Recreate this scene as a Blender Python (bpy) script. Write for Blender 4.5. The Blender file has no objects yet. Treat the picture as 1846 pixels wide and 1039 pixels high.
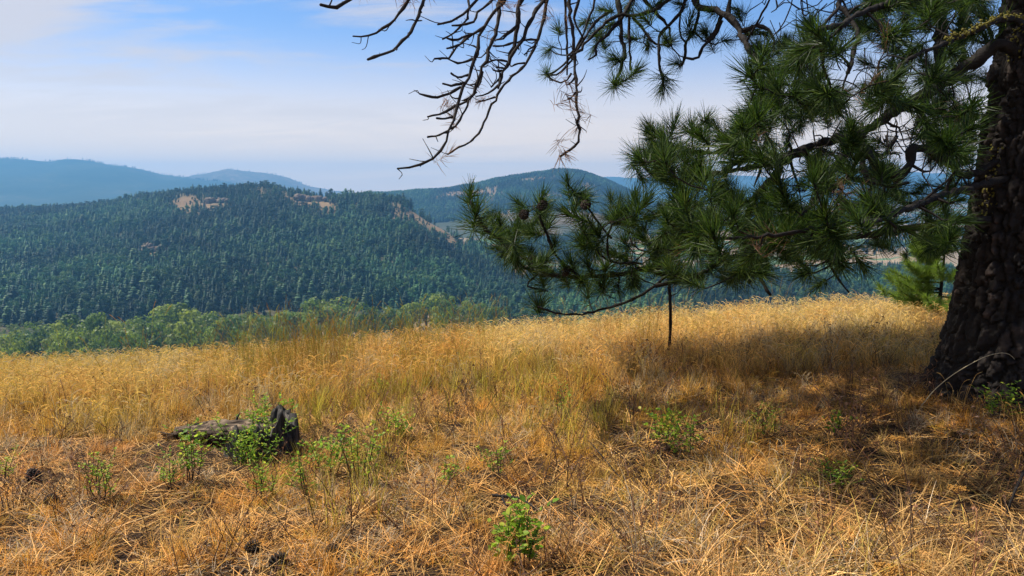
import bpy, math, random
import numpy as np
from mathutils import Vector, Matrix

sc = bpy.context.scene
COL = sc.collection
PI = math.pi

# ------------------------------------------------------------------ camera
F = 1421.0                       # focal length in photo pixels (photo is 1846 x 1039)
TH = math.radians(7.2)           # camera looks this far down
CAMZ = 1.6
cam_d = bpy.data.cameras.new('camera')
cam_d.sensor_width = 36.0
cam_d.lens = 36.0 * F / 1846.0
cam_d.clip_start = 0.05
cam_d.clip_end = 60000.0
cam = bpy.data.objects.new('camera', cam_d)
COL.objects.link(cam)
cam.location = (0, 0, CAMZ)
cam.rotation_euler = (PI / 2 - TH, 0, 0)
sc.camera = cam

# ------------------------------------------------------------------ sky, sun, exposure
SUN_EL = math.radians(58.0)
SUN_AZ = math.radians(-74.0)     # measured from the view direction (+Y) towards +X; negative = left
sun_dir = Vector((math.sin(SUN_AZ) * math.cos(SUN_EL), math.cos(SUN_AZ) * math.cos(SUN_EL), math.sin(SUN_EL)))
SUN_STRENGTH = 4.6
SKY_STRENGTH = 0.088
sun_d = bpy.data.lights.new('sun', 'SUN')
sun_d.energy = SUN_STRENGTH
sun_d.angle = math.radians(0.53)
sun_d.color = (1.0, 0.93, 0.82)
sun = bpy.data.objects.new('sun', sun_d)
COL.objects.link(sun)
sun.rotation_euler = (-sun_dir).to_track_quat('-Z', 'Y').to_euler()
sun.location = (-20, 30, 60)

sc.view_settings.view_transform = 'Standard'
sc.view_settings.look = 'None'
sc.view_settings.gamma = 1.0
sc.view_settings.exposure = 0.75
sc.view_settings.use_curve_mapping = False
sc.cycles.max_bounces = 6
sc.cycles.diffuse_bounces = 2
sc.cycles.glossy_bounces = 2
sc.cycles.transmission_bounces = 3
sc.cycles.volume_bounces = 0
sc.cycles.transparent_max_bounces = 4
sc.cycles.use_denoising = True
sc.cycles.use_adaptive_sampling = True
sc.cycles.adaptive_threshold = 0.01


def N(nt, kind, **kw):
    n = nt.nodes.new(kind)
    for k, v in kw.items():
        setattr(n, k, v)
    return n


def setin(nt, node, **kw):
    for k, v in kw.items():
        s = node.inputs[k] if k in node.inputs else node.inputs[k.replace('_', ' ')]
        if isinstance(v, bpy.types.NodeSocket):
            nt.links.new(v, s)
        else:
            s.default_value = v
    return node


def math_n(nt, op, a, b=0.0, c=None, clamp=False):
    n = N(nt, 'ShaderNodeMath', operation=op, use_clamp=clamp)
    for i, v in enumerate((a, b) if c is None else (a, b, c)):
        if isinstance(v, bpy.types.NodeSocket):
            nt.links.new(v, n.inputs[i])
        else:
            n.inputs[i].default_value = v
    return n.outputs[0]


def mixc(nt, fac, a, b, mode='MIX'):
    n = N(nt, 'ShaderNodeMix', data_type='RGBA', blend_type=mode)
    for s, v in ((n.inputs[0], fac), (n.inputs[6], a), (n.inputs[7], b)):
        if isinstance(v, bpy.types.NodeSocket):
            nt.links.new(v, s)
        else:
            s.default_value = v if not isinstance(v, tuple) else (*v, 1.0)[:4]
    return n.outputs[2]


def ramp(nt, fac, stops):
    n = N(nt, 'ShaderNodeValToRGB')
    el = n.color_ramp.elements
    while len(el) < len(stops):
        el.new(0.5)
    for e, (p, c) in zip(el, stops):
        e.position = p
        e.color = (*c, 1.0) if len(c) == 3 else c
    nt.links.new(fac, n.inputs[0])
    return n.outputs[0]


def maprange(nt, v, a, b, c=0.0, d=1.0, smooth=True):
    n = N(nt, 'ShaderNodeMapRange', interpolation_type='SMOOTHSTEP' if smooth else 'LINEAR')
    nt.links.new(v, n.inputs[0])
    for i, x in enumerate((a, b, c, d)):
        n.inputs[i + 1].default_value = x
    return n.outputs[0]


world = bpy.data.worlds.new('World')
sc.world = world
world.use_nodes = True
nt = world.node_tree
nt.nodes.clear()
out = N(nt, 'ShaderNodeOutputWorld')
bg = N(nt, 'ShaderNodeBackground')
bg.inputs[1].default_value = SKY_STRENGTH
sky = N(nt, 'ShaderNodeTexSky', sky_type='NISHITA')
sky.sun_disc = False
sky.sun_elevation = SUN_EL
sky.sun_rotation = SUN_AZ
sky.altitude = 600.0
sky.air_density = 1.0
sky.dust_density = 1.2
sky.ozone_density = 2.0
tc = N(nt, 'ShaderNodeTexCoord')
sep = N(nt, 'ShaderNodeSeparateXYZ')
nt.links.new(tc.outputs['Generated'], sep.inputs[0])
zz = math_n(nt, 'ADD', math_n(nt, 'MAXIMUM', sep.outputs[2], 0.0), 0.10)
cx = math_n(nt, 'DIVIDE', sep.outputs[0], zz)
cy = math_n(nt, 'DIVIDE', sep.outputs[1], zz)
comb = N(nt, 'ShaderNodeCombineXYZ')
nt.links.new(cx, comb.inputs[0])
nt.links.new(cy, comb.inputs[1])
mp = N(nt, 'ShaderNodeMapping')
mp.inputs['Rotation'].default_value = (0, 0, math.radians(-22))
mp.inputs['Scale'].default_value = (0.55, 1.0, 1.0)
mp.inputs['Location'].default_value = (3.6, 1.4, 0.0)
nt.links.new(comb.outputs[0], mp.inputs[0])
nz = N(nt, 'ShaderNodeTexNoise')
setin(nt, nz, Vector=mp.outputs[0], Scale=1.5, Detail=9.0, Roughness=0.60, Distortion=0.5)
nz2 = N(nt, 'ShaderNodeTexNoise')
setin(nt, nz2, Vector=mp.outputs[0], Scale=0.28, Detail=2.0, Roughness=0.5)
cl = math_n(nt, 'ADD', nz.outputs[0], math_n(nt, 'MULTIPLY', math_n(nt, 'SUBTRACT', nz2.outputs[0], 0.5), 1.1))
# the high cloud veil is thicker on the left of the view direction
cl = math_n(nt, 'ADD', cl, math_n(nt, 'MULTIPLY', sep.outputs[0], -0.56))
clf = math_n(nt, 'MULTIPLY', maprange(nt, cl, 0.44, 0.72, 0.0, 0.85), maprange(nt, sep.outputs[2], 0.03, 0.17, 0.22, 1.0))
smoke = maprange(nt, sep.outputs[2], -0.01, 0.205, 0.96, 0.0)
skyc = mixc(nt, 1.0, sky.outputs[0], (0.66, 0.83, 1.08), 'MULTIPLY')
c1 = mixc(nt, smoke, skyc, (10.2, 7.5, 5.1))
c2 = mixc(nt, clf, c1, (5.3, 4.9, 4.9))
nt.links.new(c2, bg.inputs[0])
nt.links.new(bg.outputs[0], out.inputs[0])

# ------------------------------------------------------------------ helpers
def at(px, py, Y):
    """Point at forward distance Y seen at photo pixel (px, py)."""
    u = (px - 923.0) / F
    v = (519.5 - py) / F
    y = math.cos(TH) + v * math.sin(TH)
    z = -math.sin(TH) + v * math.cos(TH)
    return np.array([u / y * Y, Y, CAMZ + z / y * Y])


def tslope(py):
    v = (519.5 - np.asarray(py, float)) / F
    return (-math.sin(TH) + v * math.cos(TH)) / (math.cos(TH) + v * math.sin(TH))


def project(P):
    P = np.asarray(P, float)
    x, y, z = P[..., 0], P[..., 1], P[..., 2] - CAMZ
    d = y * math.cos(TH) - z * math.sin(TH)
    h = y * math.sin(TH) + z * math.cos(TH)
    d = np.where(d < 1e-3, 1e-3, d)
    return 923.0 + F * x / d, 519.5 - F * h / d


def _hash(ix, iy, iz, seed):
    h = (ix * 374761393 + iy * 668265263 + iz * 2147483647 + seed * 144665) & 0xFFFFFFFF
    h = ((h ^ (h >> 13)) * 1274126177) & 0xFFFFFFFF
    h = ((h ^ (h >> 16)) * 2246822519) & 0xFFFFFFFF
    return ((h ^ (h >> 15)) & 0xFFFFFF) / float(0xFFFFFF)


def vnoise(x, y, z=None, seed=0):
    x = np.asarray(x, float); y = np.asarray(y, float)
    z = np.zeros_like(x) if z is None else np.asarray(z, float)
    xi, yi, zi = (np.floor(a).astype(np.int64) for a in (x, y, z))
    xf, yf, zf = x - xi, y - yi, z - zi
    u, v, w = (a * a * (3 - 2 * a) for a in (xf, yf, zf))
    r = 0
    for dx in (0, 1):
        for dy in (0, 1):
            for dz in (0, 1):
                k = (u if dx else 1 - u) * (v if dy else 1 - v) * (w if dz else 1 - w)
                r = r + k * _hash(xi + dx, yi + dy, zi + dz, seed)
    return r


def fbm(x, y, z=None, seed=0, octv=4, gain=0.5):
    a, s, t = 1.0, 0.0, 0.0
    f = 1.0
    for o in range(octv):
        s = s + a * vnoise(np.asarray(x) * f, np.asarray(y) * f, None if z is None else np.asarray(z) * f, seed + o * 17)
        t += a
        a *= gain
        f *= 2.03
    return s / t


def worley(x, y, z, seed=0):
    xi, yi, zi = (np.floor(a).astype(np.int64) for a in (x, y, z))
    f1 = np.full(x.shape, 9.0); f2 = np.full(x.shape, 9.0); cid = np.zeros(x.shape)
    for dx in (-1, 0, 1):
        for dy in (-1, 0, 1):
            for dz in (-1, 0, 1):
                a, b, c = xi + dx, yi + dy, zi + dz
                d = np.sqrt((a + _hash(a, b, c, seed) - x) ** 2 + (b + _hash(a, b, c, seed + 1) - y) ** 2 + (c + _hash(a, b, c, seed + 2) - z) ** 2)
                hid = _hash(a, b, c, seed + 3)
                near = d < f1
                f2 = np.where(near, f1, np.minimum(f2, d))
                cid = np.where(near, hid, cid)
                f1 = np.where(near, d, f1)
    return f1, f2, cid


class MB:
    """Collects vertices, faces and float attributes; build() links them as one mesh object."""
    def __init__(self):
        self.v, self.q, self.t, self.n = [], [], [], 0
        self.a = []

    def add(self, v, q=None, t=None, attr=None):
        v = np.asarray(v, float).reshape(-1, 3)
        if q is not None and len(q):
            self.q.append(np.asarray(q, np.int64).reshape(-1, 4) + self.n)
        if t is not None and len(t):
            self.t.append(np.asarray(t, np.int64).reshape(-1, 3) + self.n)
        self.v.append(v)
        self.a.append(np.zeros(len(v)) if attr is None else np.broadcast_to(np.asarray(attr, float), (len(v),)))
        self.n += len(v)

    def mesh(self, name, mat=None, smooth=False):
        me = bpy.data.meshes.new(name)
        v = np.concatenate(self.v) if self.v else np.zeros((0, 3))
        q = np.concatenate(self.q) if self.q else np.zeros((0, 4), np.int64)
        t = np.concatenate(self.t) if self.t else np.zeros((0, 3), np.int64)
        me.vertices.add(len(v))
        me.vertices.foreach_set('co', v.astype(np.float32).ravel())
        nl = len(q) * 4 + len(t) * 3
        me.loops.add(nl)
        me.loops.foreach_set('vertex_index', np.concatenate([q.ravel(), t.ravel()]).astype(np.int32))
        me.polygons.add(len(q) + len(t))
        me.polygons.foreach_set('loop_start', np.concatenate([np.arange(len(q)) * 4, len(q) * 4 + np.arange(len(t)) * 3]).astype(np.int32))
        if smooth:
            me.polygons.foreach_set('use_smooth', np.ones(len(q) + len(t), bool))
        at_ = me.attributes.new('var', 'FLOAT', 'POINT')
        at_.data.foreach_set('value', (np.concatenate(self.a) if self.a else np.zeros(0)).astype(np.float32))
        if mat is not None:
            me.materials.append(mat)
        me.update(calc_edges=True)
        me.validate()
        return me

    def build(self, name, mat, parent=None, loc=None, smooth=False):
        o = bpy.data.objects.new(name, self.mesh(name, mat, smooth))
        COL.objects.link(o)
        if parent is not None:
            o.parent = parent
        if loc is not None:
            o.location = tuple(loc)
        return o


def tag(o, label=None, cat=None, group=None, kind=None):
    for k, v in (('label', label), ('category', cat), ('group', group), ('kind', kind)):
        if v:
            o[k] = v
    return o


def empty(name, loc, label, cat, group=None):
    o = bpy.data.objects.new(name, None)
    o.empty_display_size = 0.1
    COL.objects.link(o)
    o.location = tuple(loc)
    return tag(o, label, cat, group)


def smooth_path(pts, n):
    """Catmull-Rom through pts, n samples."""
    P = np.asarray(pts, float)
    if len(P) == 2:
        return P[0] + (P[1] - P[0]) * np.linspace(0, 1, n)[:, None]
    d = np.concatenate([[0], np.cumsum(np.linalg.norm(np.diff(P, axis=0), axis=1))])
    E = np.vstack([2 * P[0] - P[1], P, 2 * P[-1] - P[-2]])
    u = np.linspace(0, d[-1], n)
    i = np.clip(np.searchsorted(d, u, side='right') - 1, 0, len(P) - 2)
    t = ((u - d[i]) / np.maximum(d[i + 1] - d[i], 1e-9))[:, None]
    p0, p1, p2, p3 = E[i], E[i + 1], E[i + 2], E[i + 3]
    return 0.5 * (2 * p1 + (p2 - p0) * t + (2 * p0 - 5 * p1 + 4 * p2 - p3) * t ** 2 + (3 * p1 - p0 - 3 * p2 + p3) * t ** 3)


def tube(mb, pts, rad, sides=6, rng=None, rough=0.0, attr=0.0):
    P = np.asarray(pts, float)
    n = len(P)
    R = np.broadcast_to(np.asarray(rad, float), (n,)).copy()
    T = np.gradient(P, axis=0)
    T /= np.maximum(np.linalg.norm(T, axis=1), 1e-9)[:, None]
    a = np.array([0.0, 0, 1]) if abs(T[0][2]) < 0.9 else np.array([1.0, 0, 0])
    u = np.cross(T[0], a); u /= np.linalg.norm(u)
    V = []
    ang = np.arange(sides) * 2 * PI / sides
    for i in range(n):
        u = u - T[i] * np.dot(u, T[i]); u /= max(np.linalg.norm(u), 1e-9)
        w = np.cross(T[i], u)
        rr = R[i] * np.ones(sides)
        if rough and rng is not None:
            rr = rr * (1 + rough * rng.uniform(-1, 1, sides))
        V.append(P[i] + rr[:, None] * (np.cos(ang)[:, None] * u + np.sin(ang)[:, None] * w))
    V.append(P[-1:] + T[-1] * R[-1] * 0.8)
    V = np.vstack(V)
    i, j = np.meshgrid(np.arange(n - 1), np.arange(sides), indexing='ij')
    j2 = (j + 1) % sides
    Q = np.stack([i * sides + j, i * sides + j2, (i + 1) * sides + j2, (i + 1) * sides + j], -1).reshape(-1, 4)
    e = n * sides
    jj = np.arange(sides)
    Tt = np.stack([(n - 1) * sides + jj, (n - 1) * sides + (jj + 1) % sides, np.full(sides, e)], -1)
    mb.add(V, Q, Tt, attr)


def grid_faces(nr, nc, wrap=False):
    i, j = np.meshgrid(np.arange(nr - 1), np.arange(nc if wrap else nc - 1), indexing='ij')
    j2 = (j + 1) % nc
    return np.stack([i * nc + j, i * nc + j2, (i + 1) * nc + j2, (i + 1) * nc + j], -1).reshape(-1, 4)


# ------------------------------------------------------------------ materials
def new_mat(name):
    m = bpy.data.materials.new(name)
    m.use_nodes = True
    nt = m.node_tree
    nt.nodes.clear()
    o = N(nt, 'ShaderNodeOutputMaterial')
    return m, nt, o


def leafy(name, colour_fn, transl=0.4, rough=0.5, spec=0.3, tcol=1.25):
    """Diffuse/gloss front plus light passing through the blade."""
    m, nt, o = new_mat(name)
    c = colour_fn(nt)
    b = N(nt, 'ShaderNodeBsdfPrincipled')
    setin(nt, b, Base_Color=c, Roughness=rough)
    b.inputs['Specular IOR Level'].default_value = spec
    tr = N(nt, 'ShaderNodeBsdfTranslucent')
    nt.links.new(mixc(nt, 1.0, c, (tcol, tcol, tcol * 0.75), 'MULTIPLY'), tr.inputs[0])
    mx = N(nt, 'ShaderNodeMixShader')
    mx.inputs[0].default_value = transl
    nt.links.new(b.outputs[0], mx.inputs[1])
    nt.links.new(tr.outputs[0], mx.inputs[2])
    nt.links.new(mx.outputs[0], o.inputs[0])
    return m


def attr(nt, name, typ='GEOMETRY'):
    n = N(nt, 'ShaderNodeAttribute', attribute_name=name, attribute_type=typ)
    return n


def obj_random(nt):
    return N(nt, 'ShaderNodeObjectInfo').outputs['Random']


def grass_col(nt):
    t = attr(nt, 'tint', 'INSTANCER').outputs['Vector']
    v = attr(nt, 'var').outputs['Fac']
    k = math_n(nt, 'MULTIPLY_ADD', math_n(nt, 'POWER', v, 1.3), 1.65, 0.22)
    n = N(nt, 'ShaderNodeVectorMath', operation='SCALE')
    nt.links.new(t, n.inputs[0])
    nt.links.new(k, n.inputs['Scale'])
    return n.outputs[0]


M_GRASS = leafy('dry_grass_blade', grass_col, transl=0.38, rough=0.55, spec=0.25, tcol=1.2)


def needle_col(nt):
    v = attr(nt, 'var').outputs['Fac']
    c = ramp(nt, v, [(0.0, (0.005, 0.013, 0.004)), (0.5, (0.023, 0.050, 0.009)), (0.85, (0.062, 0.112, 0.017)), (1.0, (0.10, 0.135, 0.03))])
    return c


M_NEEDLE = leafy('pine_needle', needle_col, transl=0.36, rough=0.48, spec=0.22, tcol=1.5)
M_NEEDLE_YOUNG = leafy('young_pine_needle', lambda nt: ramp(nt, attr(nt, 'var').outputs['Fac'], [(0.0, (0.09, 0.16, 0.02)), (1.0, (0.19, 0.27, 0.04))]), transl=0.42, rough=0.42, spec=0.4, tcol=1.5)
M_NEEDLE_DEAD = leafy('dead_needle', lambda nt: ramp(nt, attr(nt, 'var').outputs['Fac'], [(0.0, (0.16, 0.085, 0.05)), (1.0, (0.30, 0.17, 0.10))]), transl=0.25, rough=0.6, spec=0.2)
M_LEAF = leafy('shrub_leaf', lambda nt: ramp(nt, attr(nt, 'var').outputs['Fac'], [(0.0, (0.08, 0.17, 0.02)), (0.4, (0.18, 0.31, 0.03)), (0.75, (0.36, 0.44, 0.05)), (0.92, (0.50, 0.44, 0.07)), (1.0, (0.42, 0.22, 0.07))]), transl=0.5, rough=0.5, spec=0.22, tcol=1.5)


def conifer_col(nt):
    r = obj_random(nt)
    v = attr(nt, 'var').outputs['Fac']
    c = ramp(nt, r, [(0.0, (0.008, 0.034, 0.018)), (0.4, (0.018, 0.058, 0.024)), (0.75, (0.034, 0.084, 0.027)), (1.0, (0.068, 0.112, 0.032))])
    k = math_n(nt, 'MULTIPLY_ADD', v, 1.1, 0.45)
    k = math_n(nt, 'MULTIPLY', k, math_n(nt, 'ADD', attr(nt, 'tint', 'INSTANCER').outputs['Fac'], 1.0))
    n = N(nt, 'ShaderNodeVectorMath', operation='SCALE')
    nt.links.new(c, n.inputs[0]); nt.links.new(k, n.inputs['Scale'])
    return n.outputs[0]


M_CONIFER = leafy('conifer_foliage', conifer_col, transl=0.18, rough=0.6, spec=0.2)


def decid_col(nt):
    r = obj_random(nt)
    v = attr(nt, 'var').outputs['Fac']
    c = ramp(nt, r, [(0.0, (0.065, 0.115, 0.014)), (0.5, (0.115, 0.175, 0.020)), (1.0, (0.20, 0.24, 0.03))])
    k = math_n(nt, 'MULTIPLY_ADD', v, 0.8, 0.6)
    n = N(nt, 'ShaderNodeVectorMath', operation='SCALE')
    nt.links.new(c, n.inputs[0]); nt.links.new(k, n.inputs['Scale'])
    return n.outputs[0]


M_DECID = leafy('broadleaf_foliage', decid_col, transl=0.45, rough=0.5, spec=0.3)


def solid(name, stops, scale=8.0, rough=0.85, bump=0.5, stretch=(1, 1, 1), use_var=0.0, detail=6.0, spec=0.3, dist=0.02, coord='Object'):
    m, nt, o = new_mat(name)
    tcn = N(nt, 'ShaderNodeTexCoord')
    mpn = N(nt, 'ShaderNodeMapping')
    mpn.inputs['Scale'].default_value = stretch
    nt.links.new(tcn.outputs[coord], mpn.inputs[0])
    nzn = N(nt, 'ShaderNodeTexNoise')
    setin(nt, nzn, Vector=mpn.outputs[0], Scale=scale, Detail=detail, Roughness=0.62)
    fac = nzn.outputs[0]
    if use_var:
        v = attr(nt, 'var').outputs['Fac']
        fac = math_n(nt, 'ADD', math_n(nt, 'MULTIPLY', fac, 1.0 - use_var), math_n(nt, 'MULTIPLY', v, use_var))
    c = ramp(nt, fac, stops)
    b = N(nt, 'ShaderNodeBsdfPrincipled')
    setin(nt, b, Base_Color=c, Roughness=rough)
    b.inputs['Specular IOR Level'].default_value = spec
    if bump:
        bn = N(nt, 'ShaderNodeBump')
        setin(nt, bn, Height=nzn.outputs[0], Strength=bump, Distance=dist)
        nt.links.new(bn.outputs[0], b.inputs['Normal'])
    nt.links.new(b.outputs[0], o.inputs[0])
    return m


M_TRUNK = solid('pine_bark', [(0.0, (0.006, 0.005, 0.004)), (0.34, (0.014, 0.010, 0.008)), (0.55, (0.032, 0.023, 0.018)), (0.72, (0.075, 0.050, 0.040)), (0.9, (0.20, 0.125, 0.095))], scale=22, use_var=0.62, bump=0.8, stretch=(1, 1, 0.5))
M_LIMB = solid('limb_bark', [(0.3, (0.006, 0.005, 0.004)), (0.6, (0.014, 0.010, 0.008)), (0.8, (0.034, 0.026, 0.021))], scale=30, bump=0.7)
M_DEADWOOD = solid('dead_twig_bark', [(0.3, (0.008, 0.006, 0.005)), (0.6, (0.020, 0.015, 0.012)), (0.85, (0.07, 0.055, 0.045))], scale=30, bump=0.7)
M_MOSS = solid('yellow_lichen', [(0.3, (0.07, 0.06, 0.012)), (0.6, (0.18, 0.155, 0.022)), (0.8, (0.32, 0.27, 0.04))], scale=60, bump=0.8)
M_STEM = solid('shrub_stem', [(0.3, (0.03, 0.02, 0.015)), (0.7, (0.10, 0.06, 0.04))], scale=40, bump=0.3)
M_CHAR = solid('charred_wood', [(0.25, (0.008, 0.007, 0.007)), (0.48, (0.022, 0.020, 0.018)), (0.60, (0.085, 0.072, 0.060)), (0.75, (0.26, 0.22, 0.18))], scale=30, bump=1.0, stretch=(1, 1, 0.18), rough=0.75)
M_WEATHERED = solid('weathered_wood', [(0.36, (0.02, 0.014, 0.010)), (0.48, (0.085, 0.058, 0.038)), (0.60, (0.21, 0.15, 0.095)), (0.75, (0.36, 0.28, 0.19))], scale=26, bump=1.0, stretch=(0.10, 1.4, 1.4))
M_ROTTEN = solid('rotten_wood', [(0.25, (0.010, 0.007, 0.005)), (0.55, (0.045, 0.025, 0.014)), (0.8, (0.16, 0.09, 0.05))], scale=18, bump=1.0, stretch=(0.2, 1.2, 1.6))
M_YARROW = solid('dry_yarrow_head', [(0.25, (0.22, 0.10, 0.02)), (0.55, (0.45, 0.22, 0.04)), (0.8, (0.60, 0.34, 0.08))], scale=120, bump=0.5)
M_WEED = solid('dry_weed', [(0.3, (0.045, 0.022, 0.015)), (0.7, (0.12, 0.06, 0.04))], scale=40, bump=0.2)
M_STALK = solid('pale_stalk', [(0.3, (0.36, 0.29, 0.16)), (0.7, (0.55, 0.47, 0.30))], scale=40, bump=0.2)
M_CONE = solid('pine_cone_scales', [(0.3, (0.012, 0.009, 0.007)), (0.7, (0.05, 0.035, 0.026))], scale=60, bump=0.4)
M_ROCK = solid('outcrop_rock', [(0.3, (0.07, 0.05, 0.035)), (0.6, (0.17, 0.125, 0.085)), (0.8, (0.28, 0.21, 0.15))], scale=0.35, bump=0.6, dist=1.0)
M_TREETRUNK = solid('tree_trunk_bark', [(0.3, (0.05, 0.035, 0.025)), (0.7, (0.12, 0.09, 0.07))], scale=3, bump=0.3)

# ground of the meadow: dark soil, litter, straw
m, nt, o = new_mat('meadow_soil')
tcn = N(nt, 'ShaderNodeTexCoord')
n1 = N(nt, 'ShaderNodeTexNoise'); setin(nt, n1, Vector=tcn.outputs['Object'], Scale=1.3, Detail=4.0, Roughness=0.6)
n2 = N(nt, 'ShaderNodeTexNoise'); setin(nt, n2, Vector=tcn.outputs['Object'], Scale=38.0, Detail=5.0, Roughness=0.7)
n3 = N(nt, 'ShaderNodeTexVoronoi'); setin(nt, n3, Vector=tcn.outputs['Object'], Scale=55.0)
f = math_n(nt, 'ADD', math_n(nt, 'MULTIPLY', n1.outputs[0], 0.45), math_n(nt, 'MULTIPLY', n2.outputs[0], 0.55))
c = ramp(nt, f, [(0.30, (0.012, 0.008, 0.006)), (0.50, (0.040, 0.024, 0.015)), (0.62, (0.11, 0.062, 0.032)), (0.76, (0.24, 0.145, 0.07))])
b = N(nt, 'ShaderNodeBsdfPrincipled'); setin(nt, b, Base_Color=c, Roughness=0.95)
b.inputs['Specular IOR Level'].default_value = 0.1
bn = N(nt, 'ShaderNodeBump'); setin(nt, bn, Height=math_n(nt, 'ADD', n2.outputs[0], n3.outputs[0]), Strength=1.0, Distance=0.03)
nt.links.new(bn.outputs[0], b.inputs['Normal'])
nt.links.new(b.outputs[0], o.inputs[0])
M_SOIL = m


def terrain_mat(name, s1, stops, s2=None, under=None):
    m, nt, o = new_mat(name)
    tcn = N(nt, 'ShaderNodeTexCoord')
    n1 = N(nt, 'ShaderNodeTexNoise'); setin(nt, n1, Vector=tcn.outputs['Object'], Scale=s1, Detail=8.0, Roughness=0.62)
    n2 = N(nt, 'ShaderNodeTexNoise'); setin(nt, n2, Vector=tcn.outputs['Object'], Scale=s2 or s1 * 14, Detail=4.0, Roughness=0.6)
    f = math_n(nt, 'ADD', math_n(nt, 'MULTIPLY', n1.outputs[0], 0.6), math_n(nt, 'MULTIPLY', n2.outputs[0], 0.4))
    c = ramp(nt, f, stops)
    if under is not None:      # shrubby understorey between the trees, open grass where the slope is bare
        c = mixc(nt, attr(nt, 'var').outputs['Fac'], under, c)
    b = N(nt, 'ShaderNodeBsdfPrincipled'); setin(nt, b, Base_Color=c, Roughness=0.95)
    b.inputs['Specular IOR Level'].default_value = 0.1
    nt.links.new(b.outputs[0], o.inputs[0])
    return m


M_HILL = terrain_mat('hillside_soil', 0.010, [(0.35, (0.10, 0.062, 0.032)), (0.5, (0.165, 0.108, 0.055)), (0.65, (0.25, 0.175, 0.095))], under=(0.050, 0.058, 0.030))
M_MOUNT = terrain_mat('mountain_forest_cover', 0.0022, [(0.38, (0.016, 0.036, 0.026)), (0.55, (0.032, 0.052, 0.032)), (0.70, (0.09, 0.085, 0.055))], 0.02)
M_MOUNT2 = terrain_mat('dry_mountain_cover', 0.0016, [(0.36, (0.03, 0.045, 0.03)), (0.52, (0.10, 0.085, 0.055)), (0.66, (0.22, 0.165, 0.11))], 0.02)

# valley floor: straw fields, green fields, woodland soil
m, nt, o = new_mat('valley_fields')
tcn = N(nt, 'ShaderNodeTexCoord')
mpn = N(nt, 'ShaderNodeMapping'); mpn.inputs['Scale'].default_value = (0.0045, 0.0030, 1.0); mpn.inputs['Rotation'].default_value = (0, 0, 0.5)
nt.links.new(tcn.outputs['Object'], mpn.inputs[0])
vo = N(nt, 'ShaderNodeTexVoronoi', distance='CHEBYCHEV'); setin(nt, vo, Vector=mpn.outputs[0], Scale=1.0, Randomness=0.8)
sp = N(nt, 'ShaderNodeSeparateColor'); nt.links.new(vo.outputs['Color'], sp.inputs[0])
n2 = N(nt, 'ShaderNodeTexNoise'); setin(nt, n2, Vector=tcn.outputs['Object'], Scale=0.03, Detail=5.0)
c = ramp(nt, sp.outputs[0], [(0.0, (0.24, 0.17, 0.10)), (0.35, (0.30, 0.22, 0.13)), (0.36, (0.08, 0.14, 0.06)), (0.62, (0.11, 0.17, 0.06)), (0.63, (0.27, 0.20, 0.12)), (1.0, (0.20, 0.15, 0.09))])
c = mixc(nt, 0.5, c, mixc(nt, n2.outputs[0], (0.5, 0.5, 0.5), (1.3, 1.3, 1.3)), 'MULTIPLY')
b = N(nt, 'ShaderNodeBsdfPrincipled'); setin(nt, b, Base_Color=c, Roughness=0.95)
b.inputs['Specular IOR Level'].default_value = 0.1
nt.links.new(b.outputs[0], o.inputs[0])
M_FIELD = m

# ------------------------------------------------------------------ meadow ground
_cpx = np.array([-1200, 0, 300, 500, 700, 850, 1000, 1200, 1500, 1700, 1846, 3200], float)
_cpy = np.array([720, 716, 697, 688, 664, 642, 630, 608, 594, 588, 588, 592], float)
_cY = np.array([8.6, 8.6, 8.9, 9.2, 9.8, 10.3, 10.4, 10.8, 10.8, 10.8, 10.8, 10.8], float)


def ground_z(X, Y):
    X = np.asarray(X, float); Y = np.asarray(Y, float)
    Yc_ = np.maximum(Y, 0.6)
    px = 923.0 + F * X / Yc_
    py = np.interp(px, _cpx, _cpy)
    yc = np.interp(px, _cpx, _cY)
    zc = CAMZ + tslope(py) * yc
    u = np.clip(Y / yc, 0, 1)
    z = zc * u ** 1.25
    over = np.maximum(Y - yc, 0)
    slope0 = 1.25 * zc / yc
    lim = 7.0
    quad = np.where(over < lim, 0.026 * over ** 2, 0.026 * lim ** 2 + 2 * 0.026 * lim * (over - lim))
    z = z + np.where(Y > yc, slope0 * over - quad, 0)
    fade = np.clip(1.2 - over / 12, 0, 1)
    z = z + fade * ((fbm(X * 0.55, Y * 0.55, seed=3, octv=3) - 0.5) * 0.16 + (fbm(X * 2.3, Y * 2.3, seed=9, octv=3) - 0.5) * 0.075)
    # soil banked up round the big trunk
    d2 = (X - 3.95) ** 2 + (Y - 6.15) ** 2
    return z + 0.14 * np.exp(-d2 / 1.1)


def gpt(px, py):
    """The meadow point seen at a photo pixel."""
    lo = 1.5
    t = float(tslope(py)); s = (px - 923.0) / F / (math.cos(TH) + (519.5 - py) / F * math.sin(TH))
    Ys = np.linspace(1.2, 14, 900)
    d = (CAMZ + t * Ys) - ground_z(s * Ys, Ys)
    k = np.nonzero(d <= 0)[0]
    Yv = Ys[k[0]] if len(k) else 10.0
    return np.array([s * Yv, Yv, float(ground_z(np.array([s * Yv]), np.array([Yv]))[0])])


xs = np.concatenate([np.linspace(-34, -9, 40)[:-1], np.linspace(-9, 9, 260), np.linspace(9, 34, 40)[1:]])
ys = np.concatenate([np.linspace(-6, 1, 20)[:-1], np.linspace(1, 14, 200), np.linspace(14, 46, 50)[1:]])
GX, GY = np.meshgrid(xs, ys)
mb = MB()
mb.add(np.stack([GX, GY, ground_z(GX, GY)], -1).reshape(-1, 3), grid_faces(len(ys), len(xs)))
tag(mb.build('meadow_ground', M_SOIL, smooth=True), 'dry hillside ground of dark soil and straw litter', None, None, 'structure')

# ------------------------------------------------------------------ valley and hills
ZF = -113.0


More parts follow.
